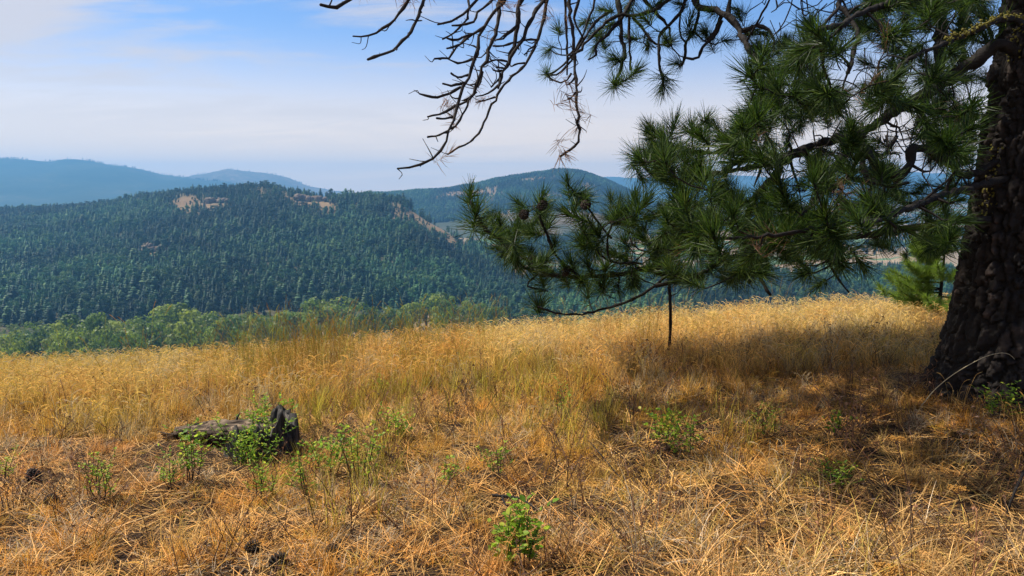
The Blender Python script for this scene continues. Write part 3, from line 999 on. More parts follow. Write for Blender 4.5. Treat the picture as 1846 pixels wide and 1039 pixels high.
def tuft(kind, seed):
    r = np.random.default_rng(seed)
    mb = MB()
    if kind == 'mat':          # straw pressed down in all directions
        blades(mb, r, 24, 0.10, 0.10, 0.28, 0.75, 1.5, 0.6, 0.0048, 3)
        blades(mb, r, 6, 0.07, 0.05, 0.12, 0.1, 0.8, 0.9, 0.0040, 3)
    elif kind == 'mid':        # leaning, bent over grass
        blades(mb, r, 15, 0.07, 0.10, 0.22, 0.15, 0.95, 1.4, 0.0044, 4)
        blades(mb, r, 12, 0.09, 0.10, 0.24, 0.8, 1.45, 0.5, 0.0046, 3)
    elif kind == 'up':         # fine upright bunch grass
        blades(mb, r, 26, 0.05, 0.14, 0.30, 0.0, 0.45, 0.7, 0.0034, 4)
    elif kind == 'seed':       # grass with nodding seed heads
        blades(mb, r, 18, 0.07, 0.12, 0.30, 0.05, 0.5, 0.9, 0.0036, 4)
        seed_stalks(mb, r, 7, 0.10, 0.16, 0.38, 0.0030, 0.085, 1.0)
    elif kind == 'tall':       # tall stiff clump on the crest
        blades(mb, r, 11, 0.09, 0.30, 0.70, 0.0, 0.30, 0.35, 0.0040, 4)
        seed_stalks(mb, r, 4, 0.08, 0.45, 0.75, 0.0030, 0.10, 0.3)
    elif kind == 'litter':     # loose dead stalks lying on the soil
        blades(mb, r, 14, 0.14, 0.10, 0.30, 1.35, 1.56, 0.05, 0.0042, 2, 0.5)
    elif kind == 'grey':       # long arching weathered blades
        blades(mb, r, 16, 0.06, 0.22, 0.46, 0.35, 1.2, 1.2, 0.0046, 5)
    elif kind == 'stem':       # thin dark dead forb stems
        for _ in range(4):
            a_ = r.random() * 6.28; q0 = np.array([r.normal(0, 0.05), r.normal(0, 0.05), -0.01]); ln = r.uniform(0.12, 0.34); lean_ = r.uniform(0, 0.9)
            q2 = q0 + np.array([math.cos(a_) * math.sin(lean_), math.sin(a_) * math.sin(lean_), math.cos(lean_)]) * ln
            S_ = smooth_path([q0, q0 * 0.5 + q2 * 0.5 + r.normal(0, 0.012, 3), q2], 6)
            tube(mb, S_, np.linspace(0.0026, 0.0012, 6), 4, attr=r.uniform(0.3, 0.8))
            for k_ in (3, 4, 5):
                e_ = S_[k_] + np.array([r.normal(0, 0.03), r.normal(0, 0.03), r.uniform(0.01, 0.05)])
                tube(mb, [S_[k_], e_], [0.0012, 0.0008], 3, attr=0.5)
                for _ in range(2):
                    d_ = r.normal(size=3) * 0.008
                    mb.add([e_, e_ + d_, e_ + r.normal(size=3) * 0.008], None, [(0, 1, 2)], r.uniform(0.2, 0.9))
    return mb.mesh('grass_tuft_' + kind, M_GRASS)


KIND = ['mat', 'mid', 'up', 'seed', 'tall', 'litter', 'grey', 'stem']
SRC = [tuft(k, 300 + 10 * i + j) for i, k in enumerate(KIND) for j in range(4)]

GOLD = np.array([0.62, 0.305, 0.05]); STRAW = np.array([0.66, 0.42, 0.15]); RUST = np.array([0.48, 0.215, 0.05]); OLIVE = np.array([0.42, 0.32, 0.05]); PALE = np.array([0.70, 0.54, 0.24]); GREY = np.array([0.54, 0.41, 0.21]); GREEN = np.array([0.30, 0.30, 0.05])


def mixv(a, b, t):
    t = np.clip(np.asarray(t), 0, 1)[:, None]
    return a * (1 - t) + b * t


def meadow_points(n, ymin, ymax, r):
    Y = np.sqrt(r.uniform(ymin ** 2, ymax ** 2, n))
    s = r.uniform(-0.86, 0.86, n)
    X = s * Y + r.uniform(-0.6, 0.6, n)
    return X, Y


STUMP = gpt(462, 831)
TRUNK = np.array([3.91, 6.15])


def meadow(n, ymin, ymax, kind_fn, seed, name, label, smin=0.8, smax=1.25):
    r = np.random.default_rng(seed)
    X, Y = meadow_points(n, ymin, ymax, r)
    ok = ((X - TRUNK[0]) ** 2 + (Y - TRUNK[1]) ** 2 > 0.62 ** 2) & ((X - STUMP[0]) ** 2 + (Y - STUMP[1] - 0.18) ** 2 > 0.20 ** 2)
    X, Y = X[ok], Y[ok]
    Z = ground_z(X, Y)
    px, py = project(np.stack([X, Y, Z], -1))
    n1 = fbm(X * 0.9, Y * 0.9, seed=61, octv=4); n2 = fbm(X * 2.6, Y * 2.6, seed=67, octv=3); n3 = fbm(X * 0.45, Y * 0.45, seed=73, octv=3)
    cp = np.interp(px, _cpx, _cpy)
    kind, keep, tint, sc_ = kind_fn(r, px, py, py - cp, n1, n2, n3, X, Y)
    k = keep
    X, Y, Z, kind, tint, sc_ = X[k], Y[k], Z[k], kind[k], tint[k], sc_[k]
    m_ = len(X)
    idx = kind * 4 + r.integers(0, 4, m_)
    rot = np.stack([r.normal(0, 0.12, m_), r.normal(0, 0.12, m_), r.uniform(0, 6.28, m_)], -1)
    s_ = r.uniform(smin, smax, m_) * sc_
    if kind_fn is main_kind:
        uu = r.random(m_); pat = fbm(X * 1.7, Y * 1.7, seed=95, octv=3)
        tint = mixv(tint, OLIVE * 0.8, (uu < 0.10) * 0.8)
        tint = mixv(tint, np.array([0.42, 0.35, 0.25]), ((uu > 0.12) & (uu < 0.12 + 0.40 * np.clip((pat - 0.40) * 4, 0, 1))) * 0.85)
        tint = mixv(tint, RUST * 0.7, ((uu > 0.55) & (uu < 0.55 + 0.45 * np.clip((0.55 - pat) * 4, 0, 1))) * 0.7)
    tint = np.minimum(tint * r.uniform(0.72, 1.42, (m_, 1)), 0.85)
    near_log = np.exp(-(((X - STUMP[0] + 0.32) / 0.72) ** 2 + ((Y - STUMP[1] - 0.05) / 0.55) ** 2))
    s_ = s_ * (1 - 0.58 * near_log)
    # order of the collection children is alphabetical = build order
    return scatter(name, np.stack([X, Y, Z], -1), rot, np.stack([s_, s_, s_], -1), idx, tint, SRC, label)


def dark_holes(px, py, n1, n2):
    """Where bare dark soil shows between the tufts."""
    w = 0.10 + 0.9 * np.clip((py - 760) / 160, 0, 1)
    return (n2 > 0.55 - 0.07 * w) & (n1 > 0.43) & (w > 0.12)


def main_kind(r, px, py, dc, n1, n2, n3, X, Y):
    n = len(px)
    u = r.random(n)
    dc = np.maximum(dc + (n1 - 0.5) * 150 + (n2 - 0.5) * 60, np.minimum(dc, 0))
    near_crest = np.clip(1 - dc / 75, 0, 1)
    kind = np.where(u < 0.50, 0, 1)
    kind = np.where(u > 0.92, 2, kind)
    kind = np.where((near_crest > 0.15) & (u > 0.55), np.where(u > 0.80, 3, 2), kind)
    kind = np.where((near_crest > 0.25) & (u < 0.50) & (u > 0.30), 3, kind)
    kind = np.where((u < 0.02), 3, kind)
    kind = np.where((py > 800) & (px > 1150) & (u > 0.70), 6, kind)
    kind = np.where((n3 > 0.58) & (dc < 220) & (u > 0.80) & (kind != 6), 2, kind)
    hole = dark_holes(px, py, n1, n2)
    clump = fbm(X * 5.5, Y * 5.5, seed=91, octv=2)
    keep = ~(hole & (r.random(n) < 0.9)) & (r.random(n) < np.where(dc > 70, np.clip(0.12 + 4.5 * (clump - 0.36), 0.12, 1), 1))
    tint = mixv(GOLD[None].repeat(n, 0), RUST, (n1 - 0.42) * 3.2)
    tint = mixv(tint, STRAW, (n2 - 0.46) * 3.0)
    left_olive = np.clip(1 - dc / 70, 0, 1) * np.clip(1 - (px - 250) / 400, 0, 1)
    tint = mixv(tint, OLIVE, left_olive * 0.65)
    tint = mixv(tint, OLIVE, np.clip((n3 - 0.56) * 4, 0, 0.3) * (dc < 300))
    tint = mixv(tint, PALE, np.clip(1 - dc / 45, 0, 1) * 0.6 * (px > 850))
    tint = mixv(tint, GREY, np.clip((py - 830) / 160, 0, 1) * np.clip((px - 700) / 500, 0, 1) * 0.45)
    tint = np.where((kind == 3)[:, None], mixv(tint, PALE, np.full(n, 0.35)), tint)
    sc_ = np.where(kind == 6, 0.95, 0.86) * (0.85 + 0.3 * n3) * (1 - 0.24 * np.clip((dc - 20) / 110, 0, 1) * np.clip((420 - dc) / 120, 0, 1))
    return kind, keep, tint, sc_


meadow(33000, 1.6, 12.6, main_kind, 11, 'dry_grass', 'dry golden grass covering the meadow up to its crest')


def litter_kind(r, px, py, dc, n1, n2, n3, X, Y):
    n = len(px)
    kind = np.full(n, 5)
    tint = mixv(STRAW[None].repeat(n, 0) * 0.8, RUST, r.random(n) * 0.9)
    return kind, (dc > 40) & (r.random(n) < 0.62), tint, np.full(n, 1.0)


meadow(7000, 1.8, 8.0, litter_kind, 12, 'straw_litter', 'loose dead straw lying on the soil between the tufts')


def stem_kind(r, px, py, dc, n1, n2, n3, X, Y):
    n = len(px)
    tint = mixv(np.array([[0.10, 0.055, 0.035]]).repeat(n, 0), np.array([0.30, 0.15, 0.08]), r.random(n) ** 2)
    return np.full(n, 7), (dc > 30) & (r.random(n) < 0.25 + 0.9 * (n2 - 0.3)), tint, r.uniform(0.6, 1.2, n)


meadow(2600, 1.9, 10.0, stem_kind, 15, 'dead_stems', 'thin dark dead forb stems scattered through the straw')


def tall_kind(r, px, py, dc, n1, n2, n3, X, Y):
    n = len(px)
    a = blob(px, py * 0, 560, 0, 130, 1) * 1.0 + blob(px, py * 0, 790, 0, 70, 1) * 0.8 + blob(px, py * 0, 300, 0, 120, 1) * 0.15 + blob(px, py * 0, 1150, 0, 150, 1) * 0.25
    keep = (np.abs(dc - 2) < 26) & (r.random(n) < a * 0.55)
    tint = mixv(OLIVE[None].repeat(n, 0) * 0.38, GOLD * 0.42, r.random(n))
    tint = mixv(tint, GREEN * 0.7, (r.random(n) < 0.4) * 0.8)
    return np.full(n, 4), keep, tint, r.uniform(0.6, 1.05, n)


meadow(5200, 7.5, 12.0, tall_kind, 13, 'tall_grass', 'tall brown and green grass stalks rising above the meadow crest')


def bunch_kind(r, px, py, dc, n1, n2, n3, X, Y):
    """Olive fescue bunches standing out of the lower straw."""
    n = len(px)
    a = 0
    for (cx_, cy_, rx, ry) in ((620, 735, 60, 45), (560, 740, 35, 40), (690, 800, 60, 60), (740, 690, 60, 60), (1000, 720, 120, 60), (620, 900, 60, 60), (870, 690, 90, 50), (430, 690, 80, 20), (1330, 790, 60, 40), (1120, 760, 80, 50)):
        a = a + blob(px, py, cx_, cy_, rx, ry)
    keep = r.random(n) < a * 0.32
    tint = mixv(OLIVE[None].repeat(n, 0), GREEN, r.random(n) * 0.5)
    return np.full(n, 2), keep, tint, r.uniform(0.9, 1.35, n)


meadow(5200, 3.2, 9.5, bunch_kind, 14, 'bunch_grass', 'olive green bunch grass standing among the golden straw')

# ------------------------------------------------------------------ needle tufts of the pine
def tuft_pine(seed, n, L0, L1, mat, w=0.0036, back=0.12, spread=1.35, segs=2):
    """Needles round a shoot that points along +Z and ends at the origin."""
    r = np.random.default_rng(seed)
    mb = MB()
    for i in range(n):
        u = r.random()
        p = np.array([r.normal(0, 0.003), r.normal(0, 0.003), -back * u ** 1.2 + 0.012])
        a = r.random() * 2 * PI
        polar = np.clip(r.normal(0.35 + 0.95 * u, 0.32), 0.03, spread + 0.45 * u)
        L = r.uniform(L0, L1) * (1.0 - 0.12 * u)
        d = np.array([math.sin(polar) * math.cos(a), math.sin(polar) * math.sin(a), math.cos(polar)])
        b_ = np.cross(d, r.normal(size=3)); b_ /= np.linalg.norm(b_)
        bend = np.cross(d, b_) * L * r.uniform(-0.15, 0.15)
        m_ = p + d * L * 0.5 + bend
        e = p + d * L
        hw = w * 0.5
        if segs == 1:
            mb.add([p - b_ * hw, p + b_ * hw, e + b_ * hw * 0.5, e - b_ * hw * 0.5], [(0, 1, 2, 3)], None, r.random())
            continue
        mb.add([p - b_ * hw, p + b_ * hw, m_ + b_ * hw * 0.95, m_ - b_ * hw * 0.95, e + b_ * hw * 0.25, e - b_ * hw * 0.25], [(0, 1, 2, 3), (3, 2, 4, 5)], None, r.random())
    return mb.mesh('needle_tuft', mat), mb


TUFTS = [tuft_pine(400 + i, n_, a_, b_, M_NEEDLE, w=0.0038, back=k_, spread=sp_) for i, (n_, a_, b_, k_, sp_) in enumerate([(190, 0.12, 0.185, 0.12, 1.35), (150, 0.10, 0.16, 0.09, 1.2), (210, 0.13, 0.20, 0.16, 1.5), (120, 0.11, 0.17, 0.07, 1.05), (170, 0.10, 0.19, 0.14, 1.7), (200, 0.09, 0.15, 0.18, 1.3), (140, 0.13, 0.21, 0.10, 1.25), (95, 0.09, 0.18, 0.14, 1.6)])]
TUFT_HIGH = [tuft_pine(460 + i, 42, 0.12, 0.19, M_NEEDLE, w=0.0105, segs=1) for i in range(4)]
TUFT_SPARSE = [tuft_pine(420 + i, 26, 0.08, 0.15, M_NEEDLE_DEAD, back=0.14, spread=1.9) for i in range(3)]
YTUFTS = [tuft_pine(440 + i, 100, 0.09, 0.15, M_NEEDLE_YOUNG, w=0.005) for i in range(3)]


def axis_matrix(d, roll):
    d = np.asarray(d, float); d = d / np.linalg.norm(d)
    q = Vector((0, 0, 1)).rotation_difference(Vector(d))
    return q.to_matrix() @ Matrix.Rotation(roll, 3, 'Z')


# ------------------------------------------------------------------ the pine tree
prg = np.random.default_rng(77)
base = np.array([TRUNK[0], TRUNK[1], float(ground_z(TRUNK[0:1], TRUNK[1:2])[0]) - 0.05])
PINE = empty('pine_tree', base, 'old pine tree with thick dark bark and drooping needle boughs over the meadow', 'pine tree')

# trunk: leaning, flared, with deep plated bark
NH, NA = 520, 240
hh = np.concatenate([np.linspace(-0.35, 3.6, 430), np.linspace(3.62, 12.0, NH - 430)])
an = np.arange(NA) * 2 * PI / NA
HH, AA = np.meshgrid(hh, an, indexing='ij')
cxl = 0.066 * np.clip(hh, 0, 20) - 0.004 * np.clip(hh, 0, 20) ** 2
R0 = 0.43 * (1 - hh / 15.0) + 0.30 * np.exp(-np.clip(hh + 0.35, 0, 9) / 0.42)
lob = 1 + 0.16 * np.exp(-np.clip(HH + 0.3, 0, 9) / 0.55) * (np.cos(AA * 3 + 0.7) + 0.7 * np.cos(AA * 5 + 2.0))
RR = R0[:, None] * lob
bxp, byp = np.cos(AA) * RR, np.sin(AA) * RR
warp = (fbm(bxp * 3, byp * 3, HH * 2.2, seed=5, octv=3) - 0.5)
warp2 = (fbm(bxp * 14, byp * 14, HH * 7, seed=15, octv=3) - 0.5)
f1, f2, cid = worley(bxp * 10.5 + warp * 3.0 + warp2 * 1.5, byp * 10.5 + warp * 3.0 + warp2 * 1.5, HH * 4.2 + warp * 2.4 + warp2 * 1.5, 11)
edge = np.clip((f2 - f1 - 0.03) / 0.13, 0, 1)
plate = edge * edge * (3 - 2 * edge)
fine = fbm(bxp * 26, byp * 26, HH * 13, seed=8, octv=3)
fine2 = fbm(bxp * 60, byp * 60, HH * 34, seed=18, octv=2)
rid = 1 - np.abs(2 * fbm(np.cos(AA) * RR * 11, np.sin(AA) * RR * 11, HH * 2.4, seed=28, octv=4) - 1)
disp = -0.045 + 0.046 * plate * (0.55 + 0.7 * cid) + 0.022 * (fine - 0.5) + 0.034 * (fine2 - 0.5) - 0.030 * np.clip((rid - 0.84) / 0.16, 0, 1)
RR2 = RR + disp
V = np.stack([cxl[:, None] + np.cos(AA) * RR2, np.sin(AA) * RR2, HH + 0.05], -1).reshape(-1, 3)
mb = MB()
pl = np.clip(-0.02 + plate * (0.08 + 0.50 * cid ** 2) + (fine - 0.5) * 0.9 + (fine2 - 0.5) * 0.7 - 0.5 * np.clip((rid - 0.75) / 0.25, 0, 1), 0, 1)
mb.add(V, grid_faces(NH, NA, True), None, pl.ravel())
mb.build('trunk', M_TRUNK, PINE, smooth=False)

mbm = MB()   # lichen crust on the left edge of the trunk
for (h0, a0) in [(1.55, 3.42), (1.68, 3.40), (1.45, 3.45), (2.62, 3.5), (2.72, 3.5), (1.8, 3.38)]:
    for _ in range(26):
        h_ = h0 + prg.normal(0, 0.06); a_ = a0 + prg.normal(0, 0.09)
        i_ = int(np.argmin(np.abs(hh - h_))); j_ = int((a_ % (2 * PI)) / (2 * PI) * NA) % NA
        p = V[i_ * NA + j_]
        nrm = np.array([math.cos(a_), math.sin(a_), 0.2])
        t_ = np.cross(nrm, prg.normal(size=3)); t_ /= np.linalg.norm(t_); b_ = np.cross(nrm, t_)
        rr_ = prg.uniform(0.005, 0.013)
        c_ = p + nrm * 0.004
        ring = [c_ + rr_ * (math.cos(q) * t_ + math.sin(q) * b_) * prg.uniform(0.6, 1.2) for q in np.arange(5) * 2 * PI / 5]
        mbm.add(ring + [c_ + nrm * 0.010], None, [(q, (q + 1) % 5, 5) for q in range(5)])
ob = mbm.build('lichen', M_MOSS, PINE)
ob['kind'] = 'stuff'

LIMBS = []          # dicts: mb, pts, rad, dead


def zoomA(x, y): return (550 + x / 3.247, y / 3.247)
def zoomB(x, y): return (950 + x / 3.247, y / 3.247)
def zoomC(x, y): return (1300 + x / 3.247, y / 3.247)
def zoomD(x, y): return (800 + x / 3.462, 300 + y / 3.462)
def zoomE(x, y): return (1200 + x / 2.857, 200 + y / 2.857)


SKP, SKR, SKL = [], [], []


def new_limb(dead=False):
    LIMBS.append({'mb': MB(), 'dead': dead, 'tufts': []})
    return len(LIMBS) - 1


def add_path(li, world_pts, r0, r1, n=None, knobs=True, sides=7, skel=True):
    W = np.asarray(world_pts, float)
    ln = np.linalg.norm(np.diff(W, axis=0), axis=1).sum()
    n = n or int(np.clip(ln / 0.045, 5, 80))
    S = smooth_path(W, n)
    if len(W) > 2:
        S[1:-1] += prg.normal(0, 1, (n - 2, 3)) * min(0.006, 0.25 * r0)
    R = np.linspace(r0, r1, n) * (1 + (prg.uniform(-0.22, 0.30, n) if knobs else 0))
    tube(LIMBS[li]['mb'], S - base, R, sides, prg, 0.16 if knobs else 0.05)
    if knobs:
        # scars of old needle bundles and twig stubs
        for k in range(2, n - 1):
            if prg.random() < 0.5:
                d = prg.normal(size=3); d -= 0.2 * np.array([0, 0, 1]); d /= np.linalg.norm(d)
                q = S[k]
                tube(LIMBS[li]['mb'], [q - base, q + d * (R[k] * 1.0 + 0.007) - base], [max(R[k] * 0.42, 0.0025), 0.002], 4)
    if skel:
        for k in range(n):
            SKP.append(S[k]); SKR.append(R[k]); SKL.append(li)
    return S


def limb(fn, pts, Y0, Y1, w0, w1, dead=False, li=None, zoom=3.247, root=None, skel=True):
    """Limb traced through picture points; widths are full thickness in that picture's own pixels."""
    if li is None:
        li = new_limb(dead)
    W = []
    P2 = [fn(*p) for p in pts]
    acc = np.concatenate([[0], np.cumsum([math.dist(P2[i], P2[i + 1]) for i in range(len(P2) - 1)])])
    for p, a in zip(P2, acc / max(acc[-1], 1e-6)):
        W.append(at(p[0], p[1], Y0 + (Y1 - Y0) * a))
    if root is not None:
        W = [np.asarray(q, float) for q in root] + W
    r0 = w0 / zoom * 0.5 * Y0 / F; r1 = w1 / zoom * 0.5 * Y1 / F
    S = add_path(li, W, r0, r1, skel=skel)
    return li, S


def trunk_at(h):
    return np.array([base[0] + float(np.interp(h, hh, cxl)), base[1], base[2] + h])


# -- dead boughs hanging in at the top
def above(px, py, Y):
    return at(px, py, Y)


d1, _ = limb(zoomA, [(1150, 20), (1060, 130), (1010, 260), (980, 390), (930, 500), (890, 620), (850, 750), (820, 850), (770, 910), (690, 960), (600, 985), (540, 988)], 5.6, 5.0, 48, 13, True,
             root=[trunk_at(4.9), at(1500, -330, 5.9), at(1150, -230, 5.9), at(980, -90, 5.8)])
for pts in ([(1080, -90), (1000, 10), (930, 80), (850, 130), (775, 145)], [(955, -60), (955, 0), (955, 90), (900, 170), (840, 215), (805, 230)], [(1150, -60), (1090, 10), (1000, 80), (1000, 120), (910, 150), (860, 150)],
            [(1055, 150), (930, 240), (850, 320), (830, 345), (757, 345)], [(1050, 165), (950, 210), (880, 235), (830, 225)], [(940, 220), (900, 265), (830, 285)], [(980, 345), (910, 370), (870, 360), (835, 345)],
            [(955, 440), (900, 450), (855, 430)], [(930, 485), (860, 502), (807, 490)], [(910, 510), (820, 555), (745, 572), (670, 550)], [(880, 620), (800, 665), (718, 685)], [(870, 685), (820, 695), (770, 693)], [(835, 770), (760, 800), (718, 803)]):
    limb(zoomA, pts, 5.45, 5.2, 17, 10, True, d1)
d2, _ = limb(zoomA, [(1150, 0), (1140, 60), (1120, 180), (1070, 310), (1030, 430), (990, 540), (940, 640), (900, 710), (850, 755)], 5.8, 5.3, 36, 13, True, root=[at(1080, -170, 5.9), at(930, -60, 5.85)])
for pts in ([(1040, 420), (1020, 500), (985, 520)], [(960, 580), (900, 620), (860, 625)], [(1000, 540), (960, 575), (920, 590)]):
    limb(zoomA, pts, 5.6, 5.5, 14, 9, True, d2)
d3, _ = limb(zoomA, [(1400, 0), (1330, 100), (1280, 220), (1220, 320), (1160, 430), (1130, 520)], 5.9, 5.5, 44, 14, True, root=[at(1250, -200, 6.0), at(1010, -60, 6.0)])
limb(zoomA, [(1265, -40), (1250, 60), (1240, 180), (1200, 330), (1165, 410), (1140, 500)], 5.8, 5.6, 30, 14, True, d3)
for pts in ([(1180, 360), (1110, 350), (1065, 370)], [(1130, 500), (1060, 555), (1000, 565)], [(1110, 570), (1040, 590), (1000, 600)], [(1140, 460), (1090, 510)], [(1260, 130), (1180, 200), (1110, 240)], [(1220, 250), (1150, 270), (1100, 270)],
            [(1240, 150), (1160, 230), (1120, 235)], [(1160, 400), (1120, 395)], [(1150, 415), (1110, 415), (1095, 400)]):
    limb(zoomA, pts, 5.6, 5.45, 14, 8, True, d3)
d4, _ = limb(zoomA, [(1420, 0), (1410, 50), (1380, 180), (1330, 310), (1270, 400), (1200, 460), (1130, 545), (1080, 640), (1040, 730), (1000, 800), (920, 860), (835, 905)], 6.0, 5.5, 30, 9, True, root=[at(1200, -160, 6.1), at(1000, -50, 6.1)])
for pts in ([(1285, 370), (1240, 370), (1210, 390)], [(1340, 270), (1310, 290), (1285, 320)], [(1360, 235), (1290, 235), (1220, 260)]):
    limb(zoomA, pts, 5.8, 5.7, 12, 8, True, d4)
d5, _ = limb(zoomA, [(695, 5), (660, 100), (620, 180), (520, 290), (450, 320), (365, 350)], 5.3, 5.0, 26, 18, True, root=[at(1080, -230, 5.8), at(860, -110, 5.5), at(780, -40, 5.35)])
limb(zoomA, [(640, -60), (600, 10), (540, 90), (470, 160), (370, 205), (280, 213)], 5.3, 5.1, 20, 9, True, d5)
limb(zoomA, [(330, -60), (255, 5), (200, 30), (140, 40), (90, 28)], 5.3, 5.1, 30, 20, True, d5)
d6, _ = limb(zoomB, [(250, 0), (262, 130), (275, 300), (285, 430), (292, 560), (298, 680), (303, 800), (290, 850), (240, 895), (195, 918)], 6.0, 5.6, 30, 13, True, root=[at(1250, -160, 6.1), at(1050, -50, 6.05)])
for pts in ([(285, 540), (260, 575), (238, 580)], [(280, 455), (240, 500), (225, 480)], [(300, 740), (285, 700)], [(270, 300), (235, 330)]):
    limb(zoomB, pts, 5.7, 5.7, 12, 9, True, d6)

# -- living boughs along the top
g1, _ = limb(zoomB, [(975, -20), (1100, 60), (1200, 110), (1250, 190), (1300, 290), (1370, 390), (1430, 460), (1470, 560)], 7.0, 5.6, 52, 30, root=[trunk_at(4.6), at(1560, -210, 6.7), at(1330, -120, 6.9)])
limb(zoomB, [(1260, 180), (1330, 155), (1400, 160), (1440, 220), (1445, 310)], 6.5, 6.3, 26, 10, li=g1)
limb(zoomB, [(1190, 0), (1180, 110), (1240, 170)], 6.8, 6.7, 26, 30, li=g1)
limb(zoomB, [(1140, 120), (1090, 210), (1030, 280), (1000, 345), (930, 340)], 6.8, 6.8, 28, 13, li=g1)
limb(zoomB, [(1140, 85), (1090, 200), (1040, 240)], 6.8, 6.8, 22, 10, li=g1)
limb(zoomB, [(1380, 420), (1320, 435), (1270, 470), (1230, 485)], 6.2, 6.2, 16, 7, li=g1)
g2, _ = limb(zoomB, [(1010, -30), (1010, 60), (980, 180), (930, 250), (925, 350), (890, 390)], 7.0, 7.0, 22, 13, root=[at(1420, -140, 6.9), at(1300, -60, 7.0)])
limb(zoomB, [(900, 60), (895, 200), (930, 250)], 7.0, 7.0, 13, 11, li=g2)
limb(zoomB, [(960, -30), (880, 100), (780, 200), (770, 300), (780, 400), (800, 500)], 7.1, 6.9, 28, 15, li=g2, root=[at(1330, -90, 7.0)])
limb(zoomB, [(640, -60), (690, 0), (780, 100), (830, 160), (845, 270)], 7.1, 7.0, 22, 11, li=g2)
limb(zoomB, [(620, 100), (700, 200), (750, 250), (835, 275)], 7.1, 7.0, 18, 10, li=g2)
g3, _ = limb(zoomB, [(830, 0), (740, 60), (620, 95), (530, 90), (470, 130), (350, 240), (280, 320), (200, 420), (110, 445)], 7.0, 6.6, 34, 11, root=[at(1480, -150, 6.8), at(1280, -60, 7.0)])
limb(zoomB, [(530, -20), (550, 120), (560, 250), (570, 310), (545, 420), (520, 485)], 7.0, 6.8, 32, 17, li=g3)
limb(zoomB, [(600, 90), (600, 250), (607, 410)], 7.0, 6.9, 17, 11, li=g3)
limb(zoomB, [(620, -10), (560, 100), (480, 190), (410, 260), (400, 330), (360, 350)], 7.0, 6.7, 24, 12, li=g3)
limb(zoomB, [(500, 60), (420, 110), (350, 200), (290, 290), (180, 410), (110, 440)], 6.9, 6.6, 18, 10, li=g3)
limb(zoomB, [(260, 430), (240, 470), (190, 485), (120, 450)], 6.4, 6.5, 13, 10, li=g3)
limb(zoomB, [(225, -30), (225, 50), (235, 300), (235, 440)], 6.3, 6.3, 17, 11, li=g3)
limb(zoomB, [(310, -20), (275, 110), (320, 200), (330, 230)], 6.4, 6.4, 16, 10, li=g3)
limb(zoomB, [(400, -20), (380, 60), (330, 200), (280, 300)], 6.5, 6.4, 15, 10, li=g3)

# -- big boughs on the right
c1, _ = limb(zoomC, [(1050, -10), (900, 50), (800, 90), (720, 140), (640, 170), (545, 190)], 4.9, 4.2, 60, 28, root=[trunk_at(3.9), at(1740, -60, 5.3)])
limb(zoomC, [(560, 195), (590, 300), (610, 420), (640, 500)], 4.3, 4.4, 30, 16, li=c1)
c2, _ = limb(zoomC, [(700, -10), (720, 70), (780, 150), (800, 230), (770, 340), (740, 430)], 5.6, 5.2, 46, 22, root=[trunk_at(4.3), at(1620, -90, 5.8)])
limb(zoomC, [(690, 40), (640, 100), (570, 170)], 5.5, 5.2, 18, 8, li=c2)
c3, _ = limb(zoomC, [(1275, -30), (1285, 100), (1285, 220), (1270, 380), (1235, 480), (1190, 600), (1160, 720)], 7.2, 6.4, 108, 44, root=[trunk_at(4.4), at(1720, -90, 7.0)])
limb(zoomC, [(1420, -20), (1410, 150), (1415, 330), (1400, 420)], 7.4, 7.2, 52, 18, li=c3)
limb(zoomC, [(1460, 50), (1540, 120), (1580, 220), (1480, 330)], 7.3, 7.0, 26, 12, li=c3)
limb(zoomC, [(1440, 200), (1490, 240), (1560, 250)], 7.2, 7.2, 18, 10, li=c3)
c4, mossS = limb(zoomC, [(1700, 110), (1560, 150), (1450, 190), (1340, 240), (1220, 290), (1100, 350), (1000, 430)], 5.6, 4.8, 44, 20, root=[trunk_at(2.75)])
c5, _ = limb(zoomC, [(1640, 260), (1500, 350), (1350, 450), (1180, 560), (1000, 660), (880, 740), (760, 800), (600, 830)], 6.0, 6.3, 84, 52, root=[trunk_at(2.45)])
limb(zoomC, [(600, 830), (450, 890), (300, 950), (150, 990), (0, 1010)], 6.3, 6.5, 48, 20, li=c5)
limb(zoomE, [(740, 190), (620, 240), (560, 330), (500, 400), (440, 480), (420, 560), (430, 720), (490, 860), (540, 950)], 6.2, 5.8, 50, 14, li=c5, zoom=2.857)
limb(zoomE, [(620, 240), (500, 235), (400, 255), (250, 330), (100, 360), (0, 345)], 6.2, 6.7, 40, 15, li=c5, zoom=2.857)
limb(zoomE, [(480, 230), (300, 215), (100, 210), (20, 170), (-45, 110)], 6.3, 6.5, 26, 12, li=c5, zoom=2.857)
limb(zoomE, [(-10, 345), (-60, 330), (-110, 290), (-135, 245)], 6.6, 6.6, 20, 12, li=c5, zoom=2.857)
limb(zoomE, [(940, 190), (880, 280), (820, 370), (760, 460), (650, 600)], 6.0, 5.0, 34, 14, li=c5, zoom=2.857)
limb(zoomE, [(500, 250), (480, 320), (455, 390)], 6.2, 6.2, 20, 8, li=c5, zoom=2.857)
limb(zoomE, [(730, 200), (740, 300), (735, 400)], 6.2, 6.1, 16, 8, li=c5, zoom=2.857)
limb(zoomE, [(640, 250), (665, 330), (690, 420)], 6.2, 6.1, 14, 8, li=c5, zoom=2.857)
c6, _ = limb(zoomE, [(1560, 330), (1430, 240), (1280, 190), (1250, 300), (1180, 335), (1090, 280), (1010, 180), (990, 110)], 6.0, 5.8, 40, 44, root=[trunk_at(2.0)], zoom=2.857)
limb(zoomE, [(1010, 200), (1020, 300), (1060, 370), (1180, 380), (1250, 370)], 5.9, 5.7, 34, 20, li=c6, zoom=2.857)
limb(zoomE, [(1190, 130), (1130, 220), (1070, 250), (1080, 330)], 6.0, 5.9, 18, 10, li=c6, zoom=2.857)
